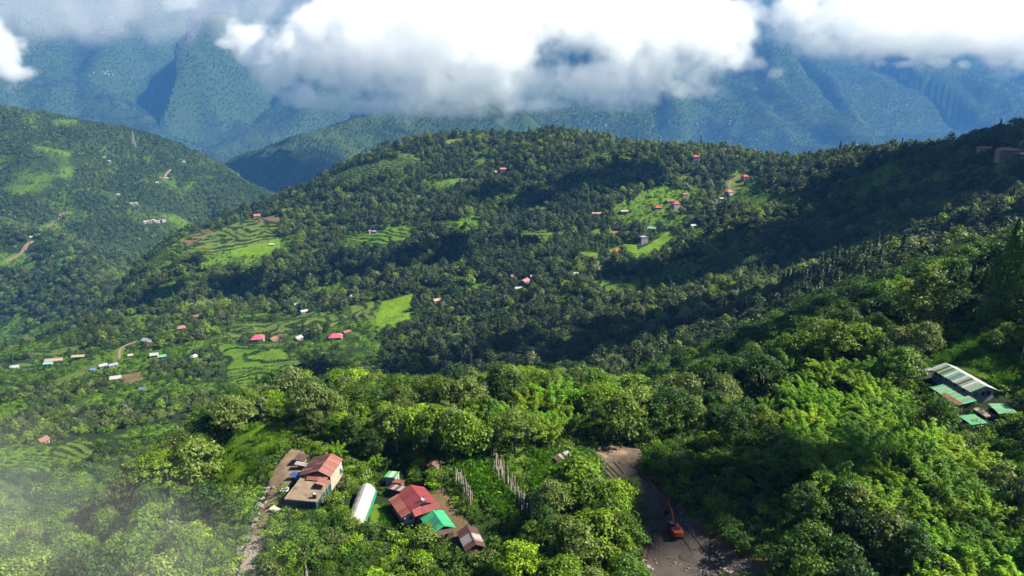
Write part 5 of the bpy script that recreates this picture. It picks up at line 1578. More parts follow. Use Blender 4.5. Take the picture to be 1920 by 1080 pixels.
# washing line in the garden of the red roofed house
pw = [at_z(706, 1000, 0.8), at_z(740, 1004, 0.8)]
pa, pb = [np.array([q[0], q[1], gz(q[0], q[1])]) for q in pw]
t = thing('washing_line', 'washing line with coloured clothes in the garden right of the white tunnel', 'washing line', pa)
q = pb - pa
for o_ in (np.zeros(3), q):
    b = MB(); b.tube([tuple(o_ + np.array([0, 0, -0.3])), tuple(o_ + np.array([0, 0, 2.2]))], 0.05, 6); b.build('post', WOOD, t)
b = MB(); b.tube([(0, 0, 2.15), tuple(q * 0.5 + np.array([0, 0, 1.95])), tuple(q + np.array([0, 0, 2.15]))], 0.02, 4); b.build('line', STAKE, t)
for k, c in enumerate(((0.6, 0.6, 0.62), (0.55, 0.06, 0.06), (0.1, 0.2, 0.5), (0.6, 0.5, 0.1), (0.55, 0.55, 0.55))):
    f0 = 0.10 + k * 0.17; a = q * f0; d = q * 0.11
    zz = 2.15 - 0.2 * math.sin(math.pi * f0)
    X = np.array([[a[0], a[0] + d[0] / 2, a[0] + d[0]]] * 3); Y = np.array([[a[1], a[1] + d[1] / 2, a[1] + d[1]]] * 3) + np.array([[0] * 3, [0.04, -0.05, 0.04], [0.1, -0.04, 0.08]])
    Z = np.array([[zz] * 3, [zz - 0.5] * 3, [zz - 1.0] * 3]) + a[2]
    link('garment', grid_mesh('garment', X, Y, Z, mat_plain("garment_cloth", c, 0.9, 0.1, 0, 0.1, 2)), t)
# ---------------------------------------------------------------- plants of the foreground, each tree a thing of its own
LANDMARKS = [  # spots of the photograph and how to call them
 (540,865,'the dirt yard'),(480,830,'the grass knoll'),(585,910,'the teal house'),(675,950,'the white tunnel'),(765,940,'the red roofed house'),
 (822,980,'the green roofed shed'),(885,1010,'the brown grey shed'),(735,890,'the lime roofed shed'),(815,878,'the tiny white hut'),(970,945,'the long stake row'),
 (1060,868,'the roadside hut'),(1140,870,'the dirt clearing'),(1265,985,'the excavator'),(1340,1060,'the lower gravel road'),(480,985,'the stone bank'),
 (1800,712,'the striped house'),(1830,790,'the square green shed'),(1885,765,'the open shelter'),(1893,690,'the orange flag'),
 (80,830,'the lone farm hut'),(100,1000,'the misty corner'),(300,900,'the left wooded slope'),(440,760,'the spreading left trees'),(700,800,'the wood behind the village'),
 (1000,760,'the bamboo over the stakes'),(1240,790,'the two pale poles'),(1400,900,'the bank facing the excavator'),(1650,780,'the bright bamboo slope'),(1640,1000,'the dark lower trees'),
 (1860,950,'the lower right corner'),(1720,540,'the tall pale tree'),(1880,480,'the giant conifers'),(1560,640,'the spur top wood'),(1400,660,'the dark ravine'),(1100,1000,'the clump by the road')]
def side_of(du, dv):
    a = math.degrees(math.atan2(-dv, du)) % 360
    return ('right of', 'above right of', 'above', 'above left of', 'left of', 'below left of', 'below', 'below right of')[int((a + 22.5) // 45) % 8]
ORD = ['nearest', 'second nearest', 'third nearest', 'fourth nearest', 'fifth nearest', 'sixth nearest', 'seventh nearest', 'eighth nearest', 'ninth nearest', 'tenth nearest', 'eleventh nearest', 'twelfth nearest']
def label_all(items):
    """items: (object, phrase, u, v); every label names a landmark, the side and the rank by nearness"""
    sl = {}
    for o, ph, u, v in items:
        d = [math.hypot(u - a, (v - b)) for a, b, _ in LANDMARKS]; i = int(np.argmin(d))
        a, b, nm = LANDMARKS[i]
        sl.setdefault((ph, side_of(u - a, v - b), nm), []).append((d[i], o))
    for (ph, sd, nm), lst in sl.items():
        lst.sort(key=lambda t: t[0])
        for k, (_, o) in enumerate(lst):
            o['label'] = '%s %s %s' % (ph, sd, nm) if len(lst) == 1 else '%s %s %s, %s' % (ph, sd, nm, ORD[k] if k < len(ORD) else 'farther off')

def poly(pts): return hits(pts)[:, :2]
LOW = [poly(p) for p in (
    [(590,1180),(600,985),(640,960),(700,880),(830,862),(930,860),(1010,848),(1062,850),(1090,880),(1080,905),(1000,935),(1035,1005),(1000,1030),(950,1050),(935,1180)],   # village gardens
    [(500,1085),(498,985),(520,930),(545,840),(600,845),(700,860),(700,900),(640,1000),(590,1085)],
    [(400,900),(410,840),(470,788),(560,800),(600,850),(520,960),(440,930)],
    [(1225,830),(1300,815),(1420,860),(1500,960),(1480,1085),(1400,1085),(1290,960),(1215,880)],
    [(1690,720),(1800,610),(1930,620),(1940,1000),(1890,960),(1830,900),(1760,850),(1705,810)],
    [(1035,850),(1215,830),(1240,940),(1215,965),(1150,960),(1100,955),(1035,950)],
    [(370,960),(385,880),(430,860),(500,930),(470,1000)],
    [(405,1000),(500,1000),(512,1200),(390,1200)],
    [(1195,960),(1310,960),(1480,1085),(1500,1300),(1185,1300)])]
BAMBOO_Z = poly([(1420,760),(1490,700),(1570,690),(1640,720),(1690,760),(1705,830),(1760,872),(1830,930),(1890,1040),(1960,1160),(1960,1300),(1700,1250),(1640,1040),(1560,960),(1490,880)])
DARKWOOD = poly([(1500,960),(1600,985),(1700,1050),(1720,1200),(1480,1180),(1450,1060)])
BAMBOO_2 = poly([(915,850),(960,800),(1060,775),(1110,770),(1120,815),(1060,835),(985,845)])
items = []
placed = []
def put_tree(pr, name, cat, group, p, sc, tint, phrase, zs=1.0, names=('crown', 'trunk')):
    t = thing(name, None, cat, (float(p[0]), float(p[1]), float(p[2]) - 0.15), rng.uniform(0, 6.28), group)
    t.scale = (sc, sc, sc * zs)
    c = link(names[0], pr[0], t); c['tint'] = float(tint)
    link(names[1], pr[1], t)
    top = np.array([p[0], p[1], p[2] + pr[2] * sc * zs * 0.65])
    u, v, d = project(top)
    items.append((t, phrase, float(u), float(v)))
    placed.append((p[0], p[1], pr[3] * sc))
    return t
def tone(t):
    return 'dark green' if t < 0.22 else 'deep green' if t < 0.42 else 'fresh green' if t < 0.6 else 'lime green' if t < 0.79 else 'olive'
GB, GBam, GC, GS = 'broadleaf trees around the village', 'bamboo clumps on the slopes', 'conifers on the right spur', 'shrubs around the village'
# trees that stand out in the photograph: (u, v of the foot, kind, height in metres, tint)
for u, v, k, h, ti in [(440,822,2,14,0.87),(405,830,3,14,0.85),(470,788,3,11,0.62),(340,840,3,14,0.88),(325,880,1,13,0.86),(596,822,1,9,0.88),(645,838,0,11,0.70),(622,834,5,9,0.45),(552,786,4,7,0.66),(515,782,4,6,0.68),
                       (662,850,5,12,0.35),(725,845,1,14,0.85),(745,850,3,15,0.83),(780,845,0,13,0.66),(820,842,2,13,0.64),(850,850,1,14,0.86),(880,846,5,12,0.84),(800,868,5,9,0.15),(702,868,1,11,0.30),
                       (1035,1000,1,14,0.87),(1108,990,0,14,0.55),(1150,1000,3,14,0.70),(1182,972,1,11,0.85),(1130,1060,2,13,0.72),(1060,1060,0,12,0.80),(1165,1062,3,13,0.50),(975,1100,2,10,0.72),(1082,912,4,9.5,0.40),(1102,906,4,9,0.42),
                       (1722,650,5,27,0.86),(1690,610,1,18,0.80),(1772,560,2,16,0.72),(1560,700,3,18,0.62),(1610,690,2,15,0.60),(1500,700,0,15,0.55),(1672,690,5,14,0.93),(1725,690,1,16,0.95),(1640,660,0,13,0.5),(1590,640,4,12,0.45),
                       (1600,1062,1,13,0.12),(1655,1075,0,13,0.88),(1575,1120,4,12,0.25),(1700,1100,5,13,0.15),(1520,1090,2,12,0.35),(1860,660,4,7,0.35),(1885,650,0,8,0.80),(1905,655,5,8,0.45),
                       (415,985,0,11,0.50),(300,1040,3,14,0.66),(350,985,1,12,0.62),(200,985,3,14,0.42),(130,1060,2,13,0.45),(250,940,3,14,0.84),(60,1040,1,12,0.5),(350,1085,3,12,0.60),(255,1110,2,13,0.45),(540,1110,1,8,0.55),(560,1030,4,6,0.42)]:
    pr = NEAR[k]; p = hit(u, v); s = h / pr[2]
    put_tree(pr, 'broadleaf_tree', 'tree', GB, p, s, ti, '%s %sbroadleaf tree' % (tone(ti), 'tall ' if h > 14.5 else ''))
for u, v, k, h, ti in [(1846,612,2,25,0.9),(1872,600,2,33,1.0),(1902,604,2,35,0.95),(1950,600,1,26,0.5),(1812,582,1,17,0.35),(1838,578,1,15,0.4),(1786,575,1,14,0.3),(1848,560,0,15,0.5),
                       (1632,560,0,17,0.25),(1520,590,1,14,0.3),(1580,575,1,14,0.35),(1545,600,0,13,0.2),(1475,640,1,15,0.2),(1450,630,0,14,0.2),(1655,560,1,13,0.3),(1505,620,1,13,0.25)]:
    pr = CON[k]; p = hit(u, v); s = h / pr[2]
    put_tree(pr, 'conifer_tree', 'tree', GC, p, s, ti, '%s conifer' % ('giant dark green' if h > 24 else 'dark spiky'), 1.0)
for u, v, h, ti in [(690,862,7,0.95),(632,862,6,0.6),(705,880,5,0.5)]:
    p = hit(u, v); put_tree(BAM[0], 'bamboo_clump', 'bamboo', GBam, p, h / 12, ti, 'small yellow green bamboo clump', 1.0, ('foliage', 'stems'))
# bamboo
def fill(polyw, sp):
    lo, hi = polyw.min(0), polyw.max(0)
    X, Y = np.meshgrid(np.arange(lo[0], hi[0], sp), np.arange(lo[1], hi[1], sp))
    X = (X + rng.uniform(-0.4, 0.4, X.shape) * sp).ravel(); Y = (Y + rng.uniform(-0.4, 0.4, Y.shape) * sp).ravel()
    k = in_poly(X, Y, polyw) & (Y > 30)
    return X[k], Y[k]
nb = 0
for zone, sp, hm in ((BAMBOO_Z, 6.2, 11.0), (BAMBOO_2, 6.0, 12.0)):
    X, Y = fill(zone, sp)
    k = ~open_ground(X, Y, 2.0) & ~in_poly(X, Y, DARKWOOD) & ~in_poly(X, Y, LOW[4])
    for x, y in zip(X[k], Y[k]):
        if any((x - a) ** 2 + (y - b) ** 2 < (r * 0.7) ** 2 for a, b, r in placed if r > 2.5): continue
        h = hm * rng.uniform(0.62, 1.2); ti = float(np.clip(rng.normal(0.55, 0.22), 0.05, 1))
        put_tree(BAM[rng.integers(0, 4)], 'bamboo_clump', 'bamboo', GBam, (x, y, gz(x, y)), h / 12, ti, '%s arching bamboo clump' % ('yellow green' if ti > 0.7 else 'bright green' if ti > 0.4 else 'deep green'), 1.0, ('foliage', 'stems'))
        nb += 1
print('bamboo', nb)
# the wood around
X, Y = jitter_grid(62, 340, 6.6, 0.95)
k = ~open_ground(X, Y, 1.8)
for z in LOW + [BAMBOO_Z, BAMBOO_2]: k &= ~in_poly(X, Y, z)
k |= in_poly(X, Y, DARKWOOD) & ~open_ground(X, Y, 1.8)
X, Y = X[k], Y[k]
pl = np.array(placed)
dmin = ((X[:, None] - pl[None, :, 0]) ** 2 + (Y[:, None] - pl[None, :, 1]) ** 2 < (pl[None, :, 2] * 0.75 + 1.2) ** 2).any(1)
X, Y = X[~dmin], Y[~dmin]
Z = fz(X, Y)
u, v, d = project(np.stack([X, Y, Z + 6], -1))
k = (u > -60) & (u < 1990) & (v < 1130) & visible(X, Y, Z + 11)
# the view out stays clear close to the camera
k &= Y > 75
X, Y, Z, u, v, d = X[k], Y[k], Z[k], u[k], v[k], d[k]
n = len(X)
kind = rng.integers(0, 8, n); hh = rng.uniform(7.0, 15.0, n)
c1 = fbm(X / 25, Y / 25, 3, 57)
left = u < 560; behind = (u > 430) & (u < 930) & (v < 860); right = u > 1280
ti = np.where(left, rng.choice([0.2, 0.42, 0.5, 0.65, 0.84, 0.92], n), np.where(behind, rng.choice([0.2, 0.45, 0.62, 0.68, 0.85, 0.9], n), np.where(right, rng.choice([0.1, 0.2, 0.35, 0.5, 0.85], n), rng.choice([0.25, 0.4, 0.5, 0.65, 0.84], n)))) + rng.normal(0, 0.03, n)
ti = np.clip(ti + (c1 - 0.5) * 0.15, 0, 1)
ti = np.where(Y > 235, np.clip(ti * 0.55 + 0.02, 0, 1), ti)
hh = np.where(Y > 240, hh * 1.15, hh)
size = np.array([NEAR[a][3] / NEAR[a][2] for a in kind]) * hh / d
order = np.argsort(-size)
room = 300 - sum(1 for t in items if t[0].name.startswith('broadleaf'))
inframe = (u > -20) & (u < 1940) & (v > 0) & (v < 1100)
ind = [i for i in order if inframe[i]][:room]
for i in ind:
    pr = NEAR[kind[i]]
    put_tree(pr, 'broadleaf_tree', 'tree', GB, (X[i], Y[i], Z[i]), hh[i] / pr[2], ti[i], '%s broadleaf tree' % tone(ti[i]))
rest = np.ones(n, bool); rest[ind] = False
sc = hh[rest] / np.array([NEAR[a][2] for a in kind[rest]])
print('near wood', n, 'rest', rest.sum())
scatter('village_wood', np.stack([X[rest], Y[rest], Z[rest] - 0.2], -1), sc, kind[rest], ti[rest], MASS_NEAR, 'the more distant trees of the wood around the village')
# shrubs
X, Y = jitter_grid(75, 215, 3.4, 0.9)
low = np.zeros(len(X), bool)
for z in LOW: low |= in_poly(X, Y, z)
k = low & ~open_ground(X, Y, 1.3)
X, Y = X[k], Y[k]
pl = np.array(placed)
dm = ((X[:, None] - pl[None, :, 0]) ** 2 + (Y[:, None] - pl[None, :, 1]) ** 2 < (pl[None, :, 2] * 0.6) ** 2).any(1)
X, Y = X[~dm], Y[~dm]
Z = fz(X, Y); u, v, d = project(np.stack([X, Y, Z + 1], -1))
k = (u > -20) & (u < 1940) & (v < 1100); X, Y, Z, u, v, d = X[k], Y[k], Z[k], u[k], v[k], d[k]
kind = rng.integers(0, 4, len(X)); sc = np.where((u > 830) & (u < 1060) & (v < 1010), rng.uniform(0.4, 0.65, len(X)), rng.uniform(0.7, 1.6, len(X)))
size = np.array([SHR[a][3] for a in kind]) * sc / d
order = np.argsort(-size); ns = 0
print('shrubs', len(X))
for i in order[:260]:
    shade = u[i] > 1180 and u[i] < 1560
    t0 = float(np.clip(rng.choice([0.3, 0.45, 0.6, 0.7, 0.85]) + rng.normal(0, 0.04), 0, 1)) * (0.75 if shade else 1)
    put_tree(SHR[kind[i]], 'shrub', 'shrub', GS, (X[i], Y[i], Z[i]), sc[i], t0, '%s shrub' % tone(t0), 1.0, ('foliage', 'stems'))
label_all(items)
# undergrowth under and between everything
X, Y = jitter_grid(66, 300, 2.1, 0.92)
k = ~open_ground(X, Y, 0.2)
X, Y = X[k], Y[k]; Z = fz(X, Y); u, v, d = project(np.stack([X, Y, Z], -1))
k = (u > -40) & (u < 1960) & (v < 1120) & visible(X, Y, Z + 4); X, Y, Z = X[k], Y[k], Z[k]
pk = np.where(rng.uniform(size=len(X)) < 0.75, rng.integers(0, 3, len(X)), rng.integers(3, 5, len(X)))
print('undergrowth', len(X))
scatter('undergrowth', np.stack([X, Y, Z - 0.1], -1), rng.uniform(0.6, 1.35, len(X)), pk, np.clip(rng.normal(0.42, 0.2, len(X)), 0, 0.8), MASS_BUSH, 'low green undergrowth covering the ground of the village slopes')
# herbs and crops standing in the near fields
XX, YY, TT, SS = [], [], [], []
for (pts, mat, step, nm), w in zip(FIELDS, field_w):
    if w[:, 1].mean() > 330 or mat is FIELD_BROWN: continue
    X, Y = fill(w, 1.0 if nm != 'vegetable_plot' else 0.9)
    if len(X) > 6000: X, Y = X[::2], Y[::2]
    kk = np.ones(len(X), bool)
    for p, r in site_w: kk &= np.hypot(X - p[0], Y - p[1]) > r * 0.6
    if nm == 'vegetable_plot':   # rows
        kk &= (np.mod(X * 0.85 + Y * 0.5, 2.6) < 1.3)
    else: kk &= fbm(X / 4, Y / 4, 2, 15) > 0.42
    X, Y = X[kk], Y[kk]
    XX.append(X); YY.append(Y); TT.append(np.full(len(X), 0.62 if mat is FIELD_LIME else 0.40)); SS.append(np.full(len(X), 1.25 if nm == 'vegetable_plot' else 0.85))
X = np.concatenate(XX); Y = np.concatenate(YY); T = np.clip(np.concatenate(TT) + rng.normal(0, 0.15, len(X)), 0, 1)
print('herbs', len(X))
scatter('field_plants', np.stack([X, Y, fz(X, Y) + 0.1], -1), np.concatenate(SS) * rng.uniform(0.6, 1.3, len(X)), rng.integers(3, 5, len(X)), T, MASS_BUSH, 'leafy crops and tall grass in the near plots')
# bushes on the terrace banks farther off
XX, YY = [], []
for (pts, mat, step, nm), w in zip(FIELDS, field_w):
    if w[:, 1].mean() < 330 or not step: continue
    X, Y = fill(w, 1.6); zz = fz(X, Y) + (fbm(X / 22, Y / 22, 2, 77) - 0.5) * step * 1.3
    fr = zz / step - np.floor(zz / step); kk = (fr > 0.6) & (fr < 0.95) & (fbm(X / 12, Y / 12, 2, 19) > 0.34)
    XX.append(X[kk]); YY.append(Y[kk])
X = np.concatenate(XX); Y = np.concatenate(YY)
print('bank bushes', len(X))
scatter('terrace_hedges', np.stack([X, Y, fz(X, Y) + 0.2], -1), rng.uniform(0.4, 0.95, len(X)), rng.integers(0, 3, len(X)), np.clip(rng.normal(0.18, 0.12, len(X)), 0, 0.7), MASS_BUSH, 'dark hedges along the terrace banks')
# low crops that roughen the distant fields
XX, YY, TT = [], [], []
for (pts, mat, step, nm), w in zip(FIELDS, field_w):
    if w[:, 1].mean() < 330 or mat is FIELD_BROWN: continue
    X, Y = fill(w, 3.2); kk = fbm(X / 9, Y / 9, 2, 44) > 0.62
    XX.append(X[kk]); YY.append(Y[kk]); TT.append(np.full(kk.sum(), 0.62 if mat is FIELD_LIME else 0.48))
X = np.concatenate(XX); Y = np.concatenate(YY)
print('field bushes', len(X))
scatter('field_bushes', np.stack([X, Y, fz(X, Y) + 0.3], -1), rng.uniform(0.3, 0.7, len(X)), rng.integers(0, 5, len(X)), np.clip(np.concatenate(TT) + rng.normal(0, 0.13, len(X)), 0, 0.8), MASS_BUSH, 'low crops and bushes dotted over the distant terraces')
# ---------------------------------------------------------------- scattered houses of the hillsides
PAINT = {'pink': (0.62, 0.10, 0.16), 'rose': (0.45, 0.16, 0.15), 'red': (0.55, 0.06, 0.07), 'crimson': (0.50, 0.03, 0.08), 'salmon': (0.60, 0.22, 0.14), 'orange': (0.65, 0.30, 0.08), 'brown': (0.24, 0.11, 0.08),
         'dark': (0.10, 0.06, 0.05), 'tan': (0.40, 0.28, 0.19), 'cream': (0.38, 0.31, 0.24), 'white': (0.40, 0.40, 0.41), 'slate': (0.26, 0.30, 0.38), 'blue': (0.14, 0.22, 0.52), 'green': (0.16, 0.38, 0.24),
         'teal': (0.20, 0.45, 0.42), 'wood': (0.16, 0.11, 0.08)}
PM = {k: mat_plain("paint_" + k, c, 0.7, 0.3, 0, 0.16, 0.5) for k, c in PAINT.items()}
def slope_house(h, p):
    u, v, W, L, H, R, kind, rc, wc, turn, lab = h
    t = thing('hillside_house', lab, 'house', (p[0], p[1], p[2] + 0.1), math.radians(turn))
    b = MB()
    if kind == 'gable': b.prism([(-L / 2, -5), (L / 2, -5), (L / 2, H), (0, H + R * 0.92), (-L / 2, H)], -W / 2, W / 2, 'x')
    else: b.box((0, 0, (H - 5) / 2), (W, L, H + 5))
    b.build('wall', PM[wc], t)
    o = 0.6; b = MB()
    if kind == 'gable':
        for s in (-1, 1):
            e = (0, s * (L / 2 + o), H - R * o / (L / 2))
            V = [(-W / 2 - o, 0, H + R), (W / 2 + o, 0, H + R), (W / 2 + o, e[1], e[2]), (-W / 2 - o, e[1], e[2])]
            b.add(V + [(a, c, d + 0.18) for a, c, d in V], [(0, 1, 2, 3), (7, 6, 5, 4), (0, 4, 5, 1), (1, 5, 6, 2), (2, 6, 7, 3), (3, 7, 4, 0)])
    elif kind == 'hip':
        a, c = W / 2 + o, L / 2 + o; r = max(0.3, (W - L) / 2 + 0.8)
        b.add([(-a, -c, H - 0.2), (a, -c, H - 0.2), (a, c, H - 0.2), (-a, c, H - 0.2), (-r, 0, H + R), (r, 0, H + R)], [(0, 1, 5, 4), (1, 2, 5), (2, 3, 4, 5), (3, 0, 4), (3, 2, 1, 0)])
    else:
        b.box((0, 0, H + 0.15), (W + 0.5, L + 0.5, 0.3))
        for s in (-1, 1): b.box((0, s * (L / 2 + 0.1), H + 0.7), (W + 0.4, 0.2, 0.8)); b.box((s * (W / 2 + 0.1), 0, H + 0.702), (0.2, L, 0.8))
    b.build('roof', PM[rc], t)
    if p[1] < 1700:
        st = 2 if H < 7 and H > 5 else 3 if H >= 9 else 1
        for f in range(st):
            nw = max(2, int(W / 3.2))
            for k in range(nw):
                x = -W / 2 + W * (k + 0.5) / nw
                m = MB(); m.box((x, -L / 2 - 0.02, H - 1.5 - f * 3.0), (1.1, 0.12, 1.2)); m.build('window', GLASS, t)
            m = MB(); m.box((-W / 2 - 0.02, 0, H - 1.5 - f * 3.0), (0.12, 1.1, 1.2)); m.build('window', GLASS, t)
        m = MB(); m.box((W * 0.12, -L / 2 - 0.03, 0.9), (1.0, 0.12, 2.0)); m.build('door', PM['wood'], t)
    return t
for h, p in zip(HOUSES, house_w): slope_house(h, p)
# the three storey block on the right skyline
p = BIGH
BS = 0.8
t = thing('hilltop_block', 'three storey white block with long salmon hip roof on the right skyline', 'building', (p[0], p[1], p[2]), math.radians(-4))
t.scale = (BS, BS, BS)
b = MB(); b.box((-4, 0, 4.5), (17, 12, 19)); b.build('wall', PM['cream'], t)
b = MB(); b.box((10.5, 2.2, 4.0), (11.5, 10, 18)); b.build('wing', PM['blue'], t)
b = MB(); b.add([(-13.4, -6.9, 13.9), (5.4, -6.9, 13.9), (5.4, 6.9, 13.9), (-13.4, 6.9, 13.9), (-8, 0, 17), (2, 0, 17)], [(0, 1, 5, 4), (1, 2, 5), (2, 3, 4, 5), (3, 0, 4), (3, 2, 1, 0)]); b.build('roof', PM['salmon'], t)
b = MB(); b.add([(4.0, -3.6, 13.0), (17, -3.6, 13.0), (17, 8.0, 13.0), (4.0, 8.0, 13.0), (3.0, 2.2, 15.8), (13, 2.2, 15.8)], [(0, 1, 5, 4), (1, 2, 5), (2, 3, 4, 5), (3, 0, 4), (3, 2, 1, 0)]); b.build('wing_roof', PM['salmon'], t)
for f in range(4):
    for k in range(6):
        m = MB(); m.box((-11.2 + k * 2.9, -6.02, 11.8 - f * 3.1), (1.6, 0.14, 1.5)); m.build('window', GLASS, t)
    for k in range(4):
        m = MB(); m.box((6.4 + k * 2.7, -2.82, 11.0 - f * 3.1), (1.4, 0.14, 1.4)); m.build('window', GLASS, t)
    m = MB(); m.box((-4, -6.35, 10.6 - f * 3.1), (17.2, 0.7, 0.22)); m.build('ledge', PM['white'], t)
# far settlements: tiny houses on the opposite mountains
def far_group(cu, cv, su, sv, n, lab, grp, cols, size):
    r = random.Random(int(cu)); me = {}
    for k in range(n):
        u = cu + r.gauss(0, su); v = cv + r.gauss(0, sv)
        p = hit(u, v)
        s = size * 0.72 * r.uniform(0.7, 1.3)
        t = thing('distant_house', lab, 'house', (p[0], p[1], p[2] + 3), r.uniform(0, 3.1), grp)
        wkey = r.choice(['white', 'cream', 'white']); rkey = r.choice(cols)
        if wkey not in me:
            b = MB(); b.box((0, 0, 0), (1, 0.75, 0.9)); me[wkey] = b.mesh('wall', PM[wkey])
        if 'r' + rkey not in me:
            b = MB(); b.add([(-0.58, -0.46, 0.44), (0.58, -0.46, 0.44), (0.58, 0.46, 0.44), (-0.58, 0.46, 0.44), (-0.5, 0, 0.75), (0.5, 0, 0.75)], [(0, 1, 5, 4), (1, 2, 5), (2, 3, 4, 5), (3, 0, 4), (3, 2, 1, 0)]); me['r' + rkey] = b.mesh('roof', PM[rkey])
        w = link('wall', me[wkey], t); rf = link('roof', me['r' + rkey], t); t.scale = (s, s, s * 0.8)
WC = ['white', 'cream', 'white', 'tan', 'white', 'teal']
far_group(1672, 208, 22, 9, 24, 'tiny pale house in the cluster on the right far mountain', 'houses of the right far settlement', WC, 26)
far_group(1760, 225, 60, 14, 16, 'tiny pale house scattered low on the right far mountain', 'houses scattered on the right far mountain', WC, 20)
far_group(1345, 232, 45, 14, 26, 'tiny pale house on the lit spur in the far middle', 'houses on the lit far spur', WC, 22)
far_group(1140, 222, 60, 12, 16, 'tiny pale house on the far slope beyond the hill crest', 'houses on the far slope behind the crest', WC, 20)
far_group(170, 55, 70, 10, 18, 'tiny pale house high on the hazy left mountain', 'houses high on the left mountain', WC, 26)
far_group(190, 139, 14, 3, 7, 'tiny pale house on the hazy left spur', 'houses on the hazy left spur', WC, 24)
far_group(270, 140, 60, 6, 6, 'lone tiny house on the middle of the hazy left mountain', 'houses on the middle left mountain', WC, 22)

# ---------------------------------------------------------------- lattice mast on the left ridge
p = hit(252, 275)
T = thing('transmission_tower', 'grey steel lattice transmission tower on the left ridge skyline', 'tower', p)
GALV = mat_plain("galvanised", (0.55, 0.56, 0.58), 0.5, 0.5)
h = 48.0
for sx in (-1, 1):
    for sy in (-1, 1):
        b = MB(); b.tube([(sx * 4.5, sy * 4.5, -2), (sx * 1.2, sy * 1.2, h * 0.7), (sx * 0.5, sy * 0.5, h)], [0.4, 0.3, 0.25], 4); b.build('leg', GALV, T)
for k in range(7):
    z0 = h * k / 7; z1 = h * (k + 1) / 7
    def w(z): return 4.5 - 3.3 * min(z / (h * 0.7), 1) - (0.7 * max(0, (z - h * 0.7) / (h * 0.3)))
    b = MB()
    for s in (-1, 1):
        b.tube([(-w(z0), s * w(z0), z0), (w(z1), s * w(z1), z1)], 0.18, 4); b.tube([(w(z0), s * w(z0), z0), (-w(z1), s * w(z1), z1)], 0.18, 4)
        b.tube([(s * w(z0), -w(z0), z0), (s * w(z1), w(z1), z1)], 0.18, 4); b.tube([(s * w(z0), w(z0), z0), (s * w(z1), -w(z1), z1)], 0.18, 4)
    b.build('bracing', GALV, T)
for z, L in ((h * 0.72, 7), (h * 0.84, 6), (h * 0.95, 5)):
    b = MB(); b.tube([(-L, 0, z), (0, 0, z + 1.2), (L, 0, z)], [0.15, 0.35, 0.15], 4); b.tube([(-L, 0, z), (L, 0, z)], 0.18, 4); b.build('cross_arm', GALV, T)
